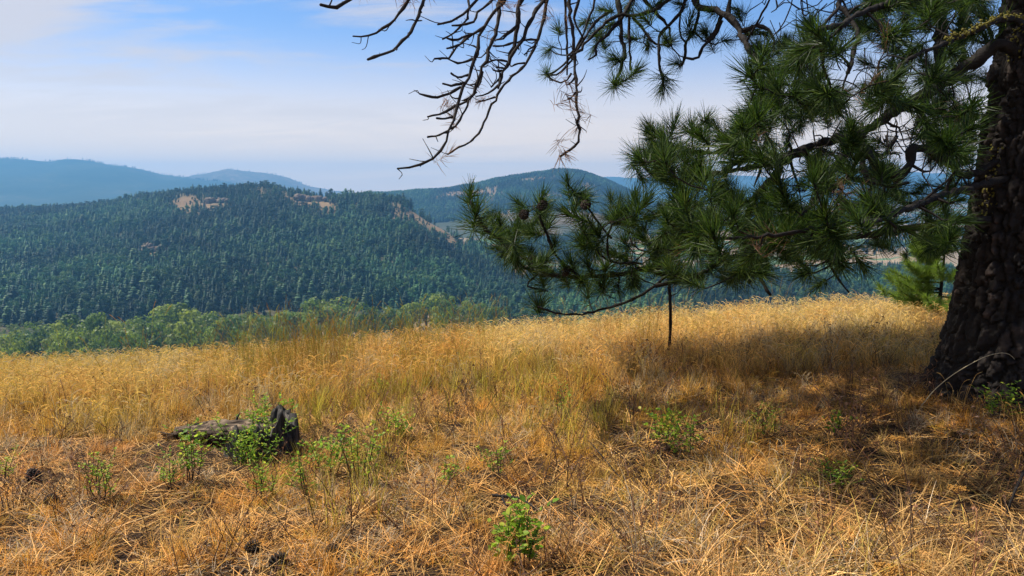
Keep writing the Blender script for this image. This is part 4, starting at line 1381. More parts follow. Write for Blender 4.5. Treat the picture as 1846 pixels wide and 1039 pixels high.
limb(zoomE, [(1060, 370), (950, 355), (850, 395), (780, 470), (700, 540)], 5.6, 4.6, 26, 12, li=c6, zoom=2.857)
c7, _ = limb(zoomE, [(1450, 430), (1250, 500), (1100, 560), (985, 575)], 5.6, 3.7, 40, 18, root=[trunk_at(1.75)], zoom=2.857)
limb(zoomE, [(1150, 540), (1020, 560), (700, 620), (450, 650), (245, 655)], 4.8, 4.1, 26, 15, li=c7, zoom=2.857)
c8, _ = limb(zoomE, [(1500, 560), (1300, 600), (1000, 640), (700, 680), (500, 700), (280, 790), (120, 860), (-50, 900)], 5.9, 6.6, 48, 20, root=[trunk_at(1.35)], zoom=2.857)
limb(zoomD, [(1380, 690), (1320, 745), (1180, 830), (1000, 890), (850, 925), (700, 915), (590, 875)], 6.6, 6.7, 22, 9, li=c8, zoom=3.462)
limb(zoomD, [(1330, 745), (1210, 690), (1200, 600), (1230, 560), (1300, 510)], 6.6, 6.5, 10, 7, li=c8, zoom=3.462)
limb(zoomD, [(1430, 690), (1250, 640), (1103, 675), (1051, 680), (870, 690), (720, 680), (600, 660), (480, 540), (330, 440), (230, 360), (165, 225)], 6.5, 6.6, 34, 22, li=c8, zoom=3.462)
limb(zoomD, [(600, 660), (520, 740), (590, 765), (650, 780)], 6.6, 6.6, 14, 8, li=c8, zoom=3.462)
limb(zoomD, [(850, 690), (700, 560), (640, 420), (600, 300), (600, 240)], 6.5, 6.5, 18, 13, li=c8, zoom=3.462)
limb(zoomD, [(1050, 600), (960, 540), (900, 450), (870, 400)], 6.4, 6.3, 15, 12, li=c8, zoom=3.462)
limb(zoomD, [(1180, 600), (1050, 595), (1020, 480), (1050, 350)], 6.3, 6.2, 16, 12, li=c8, zoom=3.462)
limb(zoomD, [(1050, 450), (950, 330), (880, 230), (790, 130)], 6.3, 6.4, 15, 11, li=c8, zoom=3.462)
limb(zoomE, [(830, 690), (850, 790), (900, 880), (945, 935)], 5.6, 5.6, 18, 9, li=c8, zoom=2.857)
limb(zoomE, [(330, 560), (340, 480), (300, 400)], 6.2, 6.2, 14, 9, li=c8, zoom=2.857)
dd, _ = limb(zoomD, [(1500, 500), (1430, 540), (1270, 535), (1195, 505), (1165, 465), (1160, 440)], 6.1, 5.9, 18, 8, True, root=[at(1262, 448, 6.2)], zoom=3.462)
limb(zoomD, [(1195, 505), (1190, 450)], 5.95, 5.9, 9, 6, True, dd, zoom=3.462)

NSK0 = len(SKP)
# broken twiglets along the dead boughs
dead_pts = [(SKP[k], SKR[k], SKL[k]) for k in range(NSK0) if LIMBS[SKL[k]]['dead']]
for _ in range(170):
    q, rr_, li_ = dead_pts[int(prg.integers(0, len(dead_pts)))]
    d = np.array([prg.normal(-0.3, 0.7), prg.normal(0, 0.7), prg.normal(-0.1, 0.6)]); d /= np.linalg.norm(d)
    L_ = prg.uniform(0.03, 0.16)
    S_ = smooth_path([q, q + d * L_ * 0.5 + prg.normal(0, 0.012, 3), q + d * L_ + np.array([-0.3, 0, 0.25]) * L_], 6)
    tube(LIMBS[li_]['mb'], S_ - base, np.linspace(min(rr_ * 0.6, 0.006), 0.0018, 6), 4, prg, 0.25)


def place_tuft(p, d, li, scale=1.0, sparse=False):
    LIMBS[li]['tufts'].append((np.asarray(p, float), np.asarray(d, float), scale, sparse))


def twig_to(p, up=0.35, maxd=1.2, extra=0.4, scale=1.0, flags=None):
    A = np.asarray(SKP[:], float)
    R = np.asarray(SKR)
    okl = ~np.array([LIMBS[l]['dead'] for l in SKL])
    d = np.linalg.norm(A - p, axis=1) + np.where(okl, 0, 99)
    k = int(np.argmin(d))
    if d[k] > maxd:
        return False
    li = SKL[k]
    a = A[k]
    v = p - a
    ln = np.linalg.norm(v)
    if ln > 0.05:
        m1 = a + v * 0.35 + np.array([0, 0, -0.10 * ln]) + prg.normal(0, 0.05, 3) * ln
        m2 = a + v * 0.75 + np.array([0, 0, -0.12 * ln]) + prg.normal(0, 0.05, 3) * ln
        r0 = float(np.clip(R[k] * 0.6, 0.004, 0.012))
        S = add_path(li, [a, m1, m2, p], r0, 0.0045, knobs=False, sides=5, n=int(np.clip(ln / 0.07, 4, 14)))
        dr = S[-1] - S[-3]
        dr = dr / np.linalg.norm(dr)
        if prg.random() < extra and ln > 0.22:
            q = S[len(S) * 2 // 3]
            place_tuft(q + np.array([0, 0, 0.01]), dr * 0.6 + prg.normal(0, 0.4, 3) + np.array([0, 0, 0.3]), li, 0.9 * scale)
    else:
        dr = np.array([-0.5, 0, 0.5])
    dr = dr + np.array([0, 0, up]) + prg.normal(0, 0.18, 3)
    place_tuft(p, dr, li, scale)
    return True


# tufts that can be picked out in the photograph
for fn, lst, Yv, up in (
    (zoomD, [(165, 185), (200, 300), (470, 235), (605, 225), (775, 105), (880, 215), (460, 375), (865, 395), (1055, 325), (445, 490), (750, 635), (585, 865), (1330, 600), (960, 525), (650, 375), (1180, 215), (1330, 305), (1500, 235), (1420, 425),
             (330, 440), (540, 560), (360, 520), (520, 640), (690, 480), (780, 300), (1130, 480), (1010, 640), (900, 620), (560, 420), (1240, 250), (1250, 400), (1150, 340), (1000, 760), (900, 780), (1180, 720), (760, 720), (1080, 560), (1400, 540), (1450, 640), (250, 390), (860, 500), (620, 600), (960, 420)], 6.5, 0.75),
    (zoomB, [(115, 430), (515, 490), (640, 420), (795, 505), (885, 375), (960, 195), (710, 270), (130, 290), (390, 290), (620, 225), (1160, 240), (780, 190), (520, 350), (400, 210), (1290, 200), (1390, 300), (1330, 330), (480, 150), (700, 120), (830, 250),
             (960, 110), (1080, 70), (450, 60), (600, 40), (900, 30), (760, 30), (1230, 60), (1040, 190), (190, 180), (340, 130), (1390, 200), (1420, 400)], 6.9, -0.35),
    (zoomB, [(725, 745), (655, 905), (960, 745), (1230, 780), (1050, 700), (1120, 760), (850, 870), (940, 880), (1330, 720), (1400, 700), (1180, 880), (1300, 900), (800, 830), (1060, 840), (1420, 820), (1000, 950), (1370, 580), (1440, 520)], 6.5, 0.25),
    (zoomC, [(545, 180), (330, 560), (310, 480), (480, 300), (640, 560), (930, 520), (1000, 470), (700, 620), (1340, 470), (1390, 660), (400, 360), (520, 620), (180, 460), (240, 330)], 4.6, 0.2),
    (zoomE, [(985, 560), (245, 645), (700, 640), (500, 620), (340, 580), (620, 740), (800, 700), (900, 790), (430, 760), (850, 560), (1150, 600), (1050, 470), (60, 560), (100, 480), (160, 700), (-20, 640), (560, 470), (1000, 780), (720, 840), (350, 850)], 4.6, 0.1),
):
    for (x, y) in lst:
        p_ = fn(x, y)
        Yj = Yv + prg.normal(0, 0.25)
        if fn is zoomC and (x, y) == (545, 180): Yj = 4.2
        if fn is zoomE and (x, y) == (985, 560): Yj = 3.7
        if fn is zoomE and (x, y) == (245, 645): Yj = 4.1
        twig_to(at(p_[0], p_[1], Yj), up, 2.0, 0.6, 1.15 if fn is zoomD else 1.0)

# further tufts filling the boughs
def in_poly(x, y, poly):
    c = False
    j = len(poly) - 1
    for i in range(len(poly)):
        xi, yi = poly[i]; xj, yj = poly[j]
        if (yi > y) != (yj > y) and x < (xj - xi) * (y - yi) / (yj - yi) + xi:
            c = not c
        j = i
    return c


POLY = [(1140, 300), (1180, 225), (1260, 225), (1330, 235), (1350, 190), (1375, 110), (1400, 60), (1480, 20), (1560, 0), (1690, -30), (1790, -30), (1780, 190), (1760, 250), (1740, 400), (1700, 455), (1600, 470), (1520, 515), (1350, 520), (1300, 500), (1220, 520), (1150, 420), (1200, 370), (1130, 340)]
GAPS = [(1625, 275, 45, 30), (1690, 85, 22, 30), (1600, 420, 28, 26), (1430, 305, 40, 24), (1360, 318, 50, 22), (1575, 478, 60, 34), (1180, 350, 60, 26), (1510, 120, 40, 30)]
cand = []
while len(cand) < 430:
    x, y = prg.uniform(1130, 1790), prg.uniform(-30, 530)
    if not in_poly(x, y, POLY):
        continue
    if any(((x - a) / c) ** 2 + ((y - b_) / d) ** 2 < 1 for a, b_, c, d in GAPS):
        continue
    cand.append(at(x, y, prg.uniform(4.2, 8.0) if prg.random() < 0.6 or x < 1400 else prg.uniform(7.0, 9.0)))
POLY2 = [(835, 345), (905, 395), (960, 365), (1010, 335), (1060, 350), (1150, 365), (1250, 370), (1260, 500), (1180, 530), (1000, 525), (935, 490), (880, 430)]
k_ = 0
while k_ < 34:
    x, y = prg.uniform(830, 1265), prg.uniform(330, 540)
    if in_poly(x, y, POLY2):
        cand.append(at(x, y, prg.uniform(6.1, 7.2))); k_ += 1
A0 = np.asarray(SKP)
cand.sort(key=lambda p: np.min(np.linalg.norm(A0 - p, axis=1)))
for p in cand:
    twig_to(p, 0.45 if p[0] < 1.4 else 0.2, 1.5, 0.5)

# web of bare twigs between the boughs
for _ in range(380):
    x, y = prg.uniform(1370, 1780), prg.uniform(-20, 370)
    p = at(x, y, prg.uniform(5.0, 7.6))
    A = np.asarray(SKP); dk = np.linalg.norm(A - p, axis=1) + np.where(np.array([LIMBS[l]['dead'] for l in SKL]), 99, 0)
    k = int(np.argmin(dk)); v = p - A[k]; ln = np.linalg.norm(v)
    if 0.08 < ln < 1.0:
        add_path(SKL[k], [A[k], A[k] + v * 0.5 + prg.normal(0, 0.09, 3) * ln, p, p + v * 0.35 + np.array([prg.normal(0, 0.05), 0, prg.normal(0, 0.08)])], float(np.clip(SKR[k] * 0.6, 0.004, 0.011)), 0.004, sides=5)

# unseen crown above the frame, shaped to shade the ground and lower boughs
for k in range(16):
    a = [PI * 0.46, PI * 0.58, PI * 0.68, PI * 0.78, PI * 0.88, PI * 0.98][k] + prg.normal(0, 0.05) if k < 6 else k * 2 * PI / 10 + 0.2
    h0 = prg.uniform(4.2, 8.5) if k >= 6 else prg.uniform(4.6, 6.4)
    st = trunk_at(h0)
    L = prg.uniform(2.2, 3.4) if k >= 6 else prg.uniform(4.6, 5.8)
    dv = np.array([math.cos(a), math.sin(a), 0])
    li = new_limb()
    S = add_path(li, [st, st + dv * L * 0.4 + np.array([0, 0, 0.15]), st + dv * L * 0.8 + np.array([0, 0, -0.1]), st + dv * L + np.array([0, 0, 0.1])], 0.06, 0.015, sides=6)
n_up = 0
for q_ in range(7000):
    if q_ < 5600:
        a = prg.uniform(PI * 0.42, PI * 0.98); rr = 6.0 * math.sqrt(prg.random())
    else:
        a = prg.uniform(0, 2 * PI); rr = 3.2 * math.sqrt(prg.random())
    p = np.array([base[0] - 0.3 + rr * math.cos(a), base[1] + 0.9 + rr * math.sin(a), base[2] + prg.uniform(4.1, 7.6)])
    px_, py_ = project(p)
    if py_ > -70:
        continue
    if p[1] - 0.17 * p[2] > 9.4 or p[1] - 0.17 * p[2] < 5.1 or p[0] + 0.6 * p[2] < 1.0:
        continue
    if p[1] < 8.0 and p[0] + 0.6 * (p[2] - 1.3) < 2.3:      # leaves the low left bough in the sun
        continue
    if twig_to(p, 0.3, 1.5, 0.9):
        n_up += 1
# sparse brown needles left on the dead boughs
for fn, lst in ((zoomA, [(990, 560), (1010, 600), (860, 625), (900, 740), (790, 880), (1060, 220), (1180, 20), (1240, 10), (870, 660)]), (zoomB, [(265, 480), (290, 640), (215, 930), (240, 890), (150, 60), (200, 90), (160, 20), (265, 590), (330, 720), (250, 560)]), (zoomA, [(520, 20), (590, 30), (480, 10), (560, -10), (700, -5), (740, -10)])):
    for (x, y) in lst:
        p_ = fn(x, y)
        A = np.asarray(SKP); okd = np.array([LIMBS[l]['dead'] for l in SKL])
        q = at(p_[0], p_[1], 5.6)
        dd_ = np.linalg.norm((A - q) * np.array([1, 0.3, 1]), axis=1) + np.where(okd, 0, 99)
        kk = int(np.argmin(dd_))
        place_tuft(A[kk] + np.array([0, 0, 0.0]), prg.normal(size=3) + np.array([0.4, 0, -0.6]), SKL[kk], 0.9, True)

# link the limbs; the tufts that show largest are parts of their limb, the rest is one mass
allt = []
for li, L in enumerate(LIMBS):
    for t in L['tufts']:
        allt.append((li, t))
pp = np.array([t[0] for _, t in allt])
tx, ty = project(pp)
infr = (tx > -40) & (tx < 1890) & (ty > -45) & (ty < 700)
sz = np.where(infr, 1.0 / np.maximum(pp[:, 1], 0.5), -1)
rank = np.argsort(-sz)
as_part = np.zeros(len(allt), bool)
as_part[rank[:296]] = True
as_part &= infr
limb_obj = {}
for li, L in enumerate(LIMBS):
    o_ = L['mb'].build('dead_branch' if L['dead'] else 'branch', M_DEADWOOD if L['dead'] else M_LIMB, PINE)
    if L['dead']:
        o_['label'] = 'bare dead branch hanging from the pine'
    limb_obj[li] = o_
def cone_mesh(seed):
    r = np.random.default_rng(seed); mb = MB(); R = 0.038
    for i in range(60):
        t = i / 59; a = i * 2.4
        rr = R * math.sin(PI * (0.12 + 0.80 * t)) ** 0.7
        rad = np.array([math.cos(a), math.sin(a), 0]); ax = np.array([0, 0, 1.0])
        p = ax * (t - 0.45) * R * 2.4 + rad * rr * 0.35
        tipp = p + rad * rr * 0.65 + ax * R * 0.16
        sd = np.cross(ax, rad) * R * 0.24
        mb.add([p - sd * 0.6, p + sd * 0.6, tipp + sd, tipp + ax * R * 0.08 + rad * R * 0.1, tipp - sd, p + ax * R * 0.12], None, [(0, 1, 5), (1, 2, 5), (2, 3, 5), (3, 4, 5), (4, 0, 5), (0, 4, 1), (4, 3, 2), (4, 2, 1)])
    return mb.mesh('cone', M_CONE)


CONE_ME = cone_mesh(3)
for (x, y) in [(970, 452), (1054, 373), (974, 373), (1100, 402), (1545, 395), (1285, 428), (1380, 170), (1310, 345), (1000, 484), (1210, 470), (948, 384), (1460, 330)]:
    q = at(x, y, 6.4)
    dk = np.linalg.norm((pp - q) * np.array([1, 0.25, 1]), axis=1)
    k = int(np.argmin(dk)); li = allt[k][0]
    c_ = bpy.data.objects.new('cone', CONE_ME); COL.objects.link(c_); c_.parent = limb_obj[li]
    c_.location = tuple(pp[k] - base + np.array([0.01, -0.03, -0.03])); c_.rotation_euler = (prg.uniform(0.6, 2.2), prg.uniform(-0.5, 0.5), prg.uniform(0, 6))
rest = MB(); restd = MB()
for i, (li, (p, d, s_, sparse)) in enumerate(allt):
    src = TUFT_SPARSE if (sparse or (i % 19 == 7 and p[0] > 1.2)) else TUFTS
    if not infr[i]:
        src = TUFT_HIGH
    me, raw = src[i % len(src)]
    M3 = axis_matrix(d, prg.uniform(0, 6.28))
    k = s_ * prg.uniform(0.78, 1.18)
    if as_part[i]:
        t = bpy.data.objects.new('needle_tuft', me); COL.objects.link(t)
        t.parent = limb_obj[li]
        t.location = tuple(p - base); t.rotation_euler = M3.to_euler(); t.scale = (k, k, k)
    else:
        R3 = np.array(M3)
        tgt = restd if sparse else rest
        off = 0
        v = np.concatenate(raw.v) @ R3.T * k + (p - base)
        tgt.add(v, np.concatenate(raw.q), None, np.concatenate(raw.a))
if rest.n:
    o_ = rest.build('needles', M_NEEDLE, PINE); o_['kind'] = 'stuff'
if restd.n:
    o_ = restd.build('dead_needles', M_NEEDLE_DEAD, PINE); o_['kind'] = 'stuff'
# lichen sleeve on the mossy branch
mb = MB()
for k in range(len(mossS) // 6, int(len(mossS) * 0.72)):
    for _ in range(9):
        q = mossS[k] + prg.normal(0, 0.012, 3) + np.array([0, -0.008, 0.016])
        rr_ = prg.uniform(0.006, 0.014)
        t_ = prg.normal(size=3); t_ /= np.linalg.norm(t_); b_ = np.cross(t_, prg.normal(size=3)); b_ /= np.linalg.norm(b_); n_ = np.cross(t_, b_)
        ring = [q + rr_ * (math.cos(a) * t_ + math.sin(a) * b_) - base for a in np.arange(4) * PI / 2]
        mb.add(ring + [q + n_ * rr_ - base, q - n_ * rr_ - base], None, [(0, 1, 4), (1, 2, 4), (2, 3, 4), (3, 0, 4), (1, 0, 5), (2, 1, 5), (3, 2, 5), (0, 3, 5)])
o_ = mb.build('lichen', M_MOSS, limb_obj[c4]); o_['kind'] = 'stuff'
print('pine tufts', flush=True) or print('pine tufts', len(allt), 'upper', n_up, 'limbs', len(LIMBS), 'tufts in frame', int(infr.sum()))

# ------------------------------------------------------------------ young pine behind the trunk
yb = at(1690, 560, 10.6); yb[2] = float(ground_z(yb[0:1], yb[1:2])[0])
YH = float(at(1680, 432, 10.6)[2] - yb[2])
YP = empty('young_pine', yb, 'sunlit young pine with yellow green needles behind the big trunk', 'young pine')
mb = MB()
topp = np.array([0.05, 0, YH])
tube(mb, smooth_path([(0, 0, -0.1), (0.03, 0, YH * 0.5), topp], 10), np.linspace(0.035, 0.008, 10), 6, prg, 0.1)
mb.build('trunk', M_LIMB, YP)
for k in range(30):
    h0 = YH - prg.uniform(0.02, 0.95); a = prg.uniform(0, 6.28)
    if k < 20:
        a = PI + prg.normal(0, 0.6)
    L = (YH + 0.1 - h0) * prg.uniform(0.4, 0.75) + 0.2
    dv = np.array([math.cos(a), math.sin(a), 0])
    p0 = np.array([0.03, 0, h0]); p1 = p0 + dv * L * 0.6 + np.array([0, 0, 0.02]); p2 = p0 + dv * L + np.array([0, 0, 0.14])
    mb = MB(); S = smooth_path([p0, p1, p2], 9)
    tube(mb, S, np.linspace(0.012, 0.005, 9), 5)
    ob = mb.build('branch', M_LIMB, YP)
    for q, dr in [(S[-1], S[-1] - S[-3]), (S[6], S[6] - S[4]), (S[4], S[5] - S[3] + np.array([0, 0.03, 0.02])), (S[5] + dv * 0.02, np.array([dv[1], -dv[0], 0.5])), (S[3], np.array([-dv[1], dv[0], 0.6])), (S[2], np.array([dv[1], -dv[0], 0.7]))]:
        t = bpy.data.objects.new('needle_tuft', YTUFTS[int(prg.integers(0, 3))][0]); COL.objects.link(t); t.parent = ob
        t.location = tuple(q); t.rotation_euler = axis_matrix(dr / np.linalg.norm(dr) + np.array([0, 0, 0.5]) + prg.normal(0, 0.2, 3), prg.uniform(0, 6)).to_euler()

# ------------------------------------------------------------------ thin stem standing under the bough
sb = gpt(1204, 640)
st_top = at(1206, 505, sb[1] - 0.15)
ST = empty('sapling_stem', sb, 'thin dark upright stem standing in the grass below the pine bough', 'stem')
mb = MB()
S = smooth_path([np.array([0, 0, -0.06]), np.array([0.02, 0, 0.25 * (st_top - sb)[2]]), np.array([0.005, -0.05, 0.6 * (st_top - sb)[2]]), st_top - sb], 26)
tube(mb, S, np.linspace(0.017, 0.020, 26), 7, prg, 0.15)
mb.build('stem', M_LIMB, ST)
mb = MB(); q = S[20]
tube(mb, smooth_path([q, q + np.array([0.08, 0, 0.03]), q + np.array([0.16, 0.02, 0.12])], 8), np.linspace(0.006, 0.003, 8), 5)
mb.build('twig', M_LIMB, ST)

# ------------------------------------------------------------------ charred stump and log
r = np.random.default_rng(5)
sb = STUMP.copy()
SR = 0.25; SH = 0.31
SP = empty('tree_stump', sb, 'charred black hollow stump with a jagged rim, leafy shoots climbing its front', 'stump')
NA2, NH2 = 72, 26
an2 = np.arange(NA2) * 2 * PI / NA2
rim = SH * (0.74 + 0.26 * np.clip(np.cos(an2 - 0.5), -0.4, 1)) + (vnoise(an2 * 3.5, an2 * 0, seed=3) - 0.5) * 0.15 + (vnoise(an2 * 9, an2 * 0, seed=4) - 0.5) * 0.09
rim[an2 * 0 + np.abs(np.angle(np.exp(1j * (an2 - PI)))) < 0.6] -= 0.06
outer = []
for i in range(NH2):
    u = i / (NH2 - 1)
    h_ = -0.08 + u * (rim + 0.08)
    rr_ = SR * (1.0 + 0.22 * (1 - u) ** 2) * (1 + 0.08 * np.cos(an2 * 5 + 1) + 0.05 * np.cos(an2 * 9))
    rr_ = rr_ + (fbm(np.cos(an2) * 9, np.sin(an2) * 9, h_ * 3, seed=6, octv=4) - 0.5) * 0.10 - 0.022 * (vnoise(an2 * 12, h_ * 3, seed=8) > 0.55)
    outer.append(np.stack([np.cos(an2) * rr_, np.sin(an2) * rr_ * 0.9 + 0.18, h_], -1))
inner = []
for i in range(10):
    u = i / 9
    h_ = rim * (1 - u) + (0.05) * u
    rr_ = SR * (0.80 - 0.25 * u) * (1 + 0.06 * np.cos(an2 * 7)) + (vnoise(an2 * 9, h_ * 9, seed=12) - 0.5) * 0.03
    inner.append(np.stack([np.cos(an2) * rr_, np.sin(an2) * rr_ * 0.9 + 0.18, h_], -1))
mb = MB()
V = np.concatenate(outer + inner)
mb.add(V, grid_faces(NH2 + 10, NA2, True), None, 0.5)
c_i = len(V)
mb.add(np.concatenate([inner[-1], [[0, 0.18, 0.04]]]), None, [(j, (j + 1) % NA2, NA2) for j in range(NA2)])
mb.build('shell', M_CHAR, SP)
for j in range(7):           # weathered splinters standing on the rim
    a = r.uniform(-0.6, 2.2); i_ = int((a % (2 * PI)) / (2 * PI) * NA2)
    p = outer[-1][i_] * np.array([0.93, 0.93, 1]) + np.array([0, 0.0126, -0.10])
    mb = MB(); hgt = r.uniform(0.08, 0.14)
    tube(mb, [p, p + np.array([0.004, 0, hgt * 0.6]), p + np.array([0.01, 0, hgt])], [0.016, 0.011, 0.003], 5, r, 0.2)
    mb.build('splinter', M_CHAR, SP)

lp = gpt(378, 798)
LG = empty('fallen_log', lp, 'weathered split log lying behind the stump, pale top and dark rotten underside', 'log')
mb = MB(); NL, NC = 40, 22
L0, L1 = gpt(304, 797), gpt(500, 808)
xl = (L1 - L0); ll = np.linalg.norm(xl); xd = xl / ll; yd = np.array([-xd[1], xd[0], 0])
rows_t, rows_b = [], []
for i in range(NL):
    u = i / (NL - 1)
    halfw = 0.115 * (0.25 + 0.75 * math.sin(min(1, (u + 0.05) * 1.5) * PI / 2)) * (1 - 0.10 * u)
    v = np.linspace(-1, 1, NC)
    c_ = L0 + xl * u + np.array([0, 0.10, 0])
    topz = 0.10 + 0.07 * u + 0.020 * (1 - v ** 2) + 0.018 * (vnoise(np.array([u * 6.0]), np.array([0.3]), seed=33)[0] - 0.5) - 0.05 * (1 - u) ** 4 + 0.014 * np.sin(v * 9 + u * 3)
    w_ = v * halfw + (vnoise(np.full(NC, u * 14), v * 2, seed=2) - 0.5) * 0.07
    P_ = c_ + yd * w_[:, None] + np.array([0, 0, 1.0]) * (topz + (vnoise(np.full(NC, u * 5), v * 9, seed=9) - 0.5) * 0.028)[:, None]
    rows_t.append(P_)
    bz = 0.04 - 0.06 * (1 - v ** 2) + (vnoise(np.full(NC, u * 22), v * 7, seed=10) - 0.5) * 0.08
    rows_b.append(c_ + yd * (w_ * 0.97)[:, None] + np.array([0, 0, 1.0]) * bz[:, None])
mb.add(np.concatenate(rows_t) - lp, grid_faces(NL, NC))
mb.build('top_face', M_WEATHERED, LG, smooth=True)
mb = MB()
# ragged front and end faces, then the underside
for a_, b_ in ((0, 1),):
    front = []
    for i in range(NL):
        for k in range(6):
            w = k / 5
            p = rows_t[i][0] * (1 - w) + rows_b[i][0] * w
            p = p + yd * ((vnoise(np.array([i * 0.9]), np.array([k * 1.7]), seed=14)[0] - 0.5) * 0.07 - 0.02 * math.sin(w * PI))
            if k == 0: p = rows_t[i][0] + np.array([0, 0, -0.002])
            front.append(p)
    mb.add(np.array(front) - lp, grid_faces(NL, 6))
mb.add(np.concatenate(rows_b) - lp, grid_faces(NL, NC))
e = [np.concatenate([rows_t[k], rows_b[k]]) - lp for k in (0, NL - 1)]
for q in e:
    mb.add(q - np.array([0, 0, 0.002]), [(k, k + 1, NC + k + 1, NC + k) for k in range(NC - 1)])
bk = np.array([rows_t[i][-1] for i in range(NL)] + [rows_b[i][-1] for i in range(NL)]) - lp
mb.add(bk - np.array([0, 0, 0.002]), [(k, k + 1, NL + k + 1, NL + k) for k in range(NL - 1)])
mb.build('rotten_side', M_ROTTEN, LG)
for k in range(26):
    i_ = int(r.integers(1, NL - 2)); q_ = r.uniform(0.1, 0.9); p = rows_t[i_][0] * q_ + rows_b[i_][0] * (1 - q_) - yd * 0.03
    mb = MB(); dv = xd * r.uniform(0.08, 0.16) * r.choice([-1, 1]) + np.array([0, 0, r.uniform(-0.02, 0.03)])
    tube(mb, [p - lp, p + dv * 0.5 - yd * 0.012 - lp, p + dv - lp], [0.012, 0.010, 0.003], 5, r, 0.25)
    mb.build('splinter', M_ROTTEN if k % 3 else M_WEATHERED, LG)
p = rows_t[int(NL * 0.56)][NC // 2 + 4]
mb = MB(); tube(mb, [p - lp - np.array([0, 0, 0.02]), p - lp + np.array([0.02, 0, 0.05]), p - lp + np.array([0.045, 0, 0.085])], [0.014, 0.010, 0.002], 5, r, 0.2)
mb.build('splinter', M_CHAR, LG)

# ------------------------------------------------------------------ leafy shrubs
def leaf(mb, p, d, n, L, W, var):
    d = d / np.linalg.norm(d); s_ = np.cross(d, n); s_ /= max(np.linalg.norm(s_), 1e-6); n = np.cross(s_, d)
    V = [p, p + d * L * 0.35 + s_ * W * 0.5 + n * L * 0.08, p + d * L * 0.75 + s_ * W * 0.38 + n * L * 0.06, p + d * L - n * L * 0.06, p + d * L * 0.75 - s_ * W * 0.38 + n * L * 0.06, p + d * L * 0.35 - s_ * W * 0.5 + n * L * 0.08, p + d * L * 0.5]
    mb.add(V, None, [(0, 1, 6), (1, 2, 6), (2, 3, 6), (3, 4, 6), (4, 5, 6), (5, 0, 6)], var)


def shrub(px_, py_, top_py, wpx, nst, label, seed, dens=1.0, leafL=0.026, yellow=0.15, bare=0.35, lift=0.0, loc=None):
    r = np.random.default_rng(seed)
    b0 = gpt(px_, py_) if loc is None else np.asarray(loc, float)
    H = (py_ - top_py) * b0[1] / F * 1.02
    W = wpx * b0[1] / F * 0.5
    root = empty('leafy_shrub', b0, label, 'shrub', 'green shrubs growing in the dry grass')
    lv = MB()
    slim_ = r.choice([0.42, 0.62, 0.8])
    for k in range(nst):
        a = r.uniform(0, 6.28); rr = math.sqrt(r.random()) * W
        tip = np.array([math.cos(a) * rr, math.sin(a) * rr * 0.8, H * r.uniform(0.62, 1.0)])
        q0 = np.array([math.cos(a) * rr * 0.35, math.sin(a) * rr * 0.35, lift - 0.03])
        S = smooth_path([q0, q0 * 0.5 + tip * 0.5 + r.normal(0, 0.02, 3), tip], 12)
        mb = MB(); tube(mb, S, np.linspace(0.0042, 0.0016, 12), 5)
        mb.build('stem', M_STEM, root)
        # side shoots, each with opposite pairs of leaves
        nodes = [(S[i], S[min(i + 1, 11)] - S[i - 1]) for i in range(int(12 * bare), 12)]
        for i in range(int(12 * bare), 12):
            if r.random() < 0.85:
                aa = r.uniform(0, 6.28); ln = r.uniform(0.03, 0.12)
                e_ = S[i] + np.array([math.cos(aa), math.sin(aa), 0.45]) * ln
                sh = smooth_path([S[i], S[i] * 0.5 + e_ * 0.5 + np.array([0, 0, -0.006]), e_], 5)
                tube(lv, sh, 0.0012, 4, attr=0.2)
                nodes += [(sh[j], sh[min(j + 1, 4)] - sh[j - 1]) for j in range(1, 5)]
        for p, t in nodes:
            for _ in range(2):
                if r.random() > 0.85 * dens:
                    continue
                dd_ = r.normal(size=3); dd_[2] = abs(dd_[2]) * 0.35
                dd_ = dd_ + t / max(np.linalg.norm(t), 1e-6) * 0.5
                nn = np.array([r.normal(0, 0.45), r.normal(0, 0.45), 1.0])
                L_ = leafL * r.uniform(0.6, 1.25)
                leaf(lv, p, dd_, nn, L_, L_ * slim_ * r.uniform(0.85, 1.15), np.clip(r.beta(2, 2.4) * 0.85 + (0.4 if r.random() < yellow else 0), 0, 1))
    o_ = lv.build('leaves', M_LEAF, root); o_['kind'] = 'stuff'
    return root


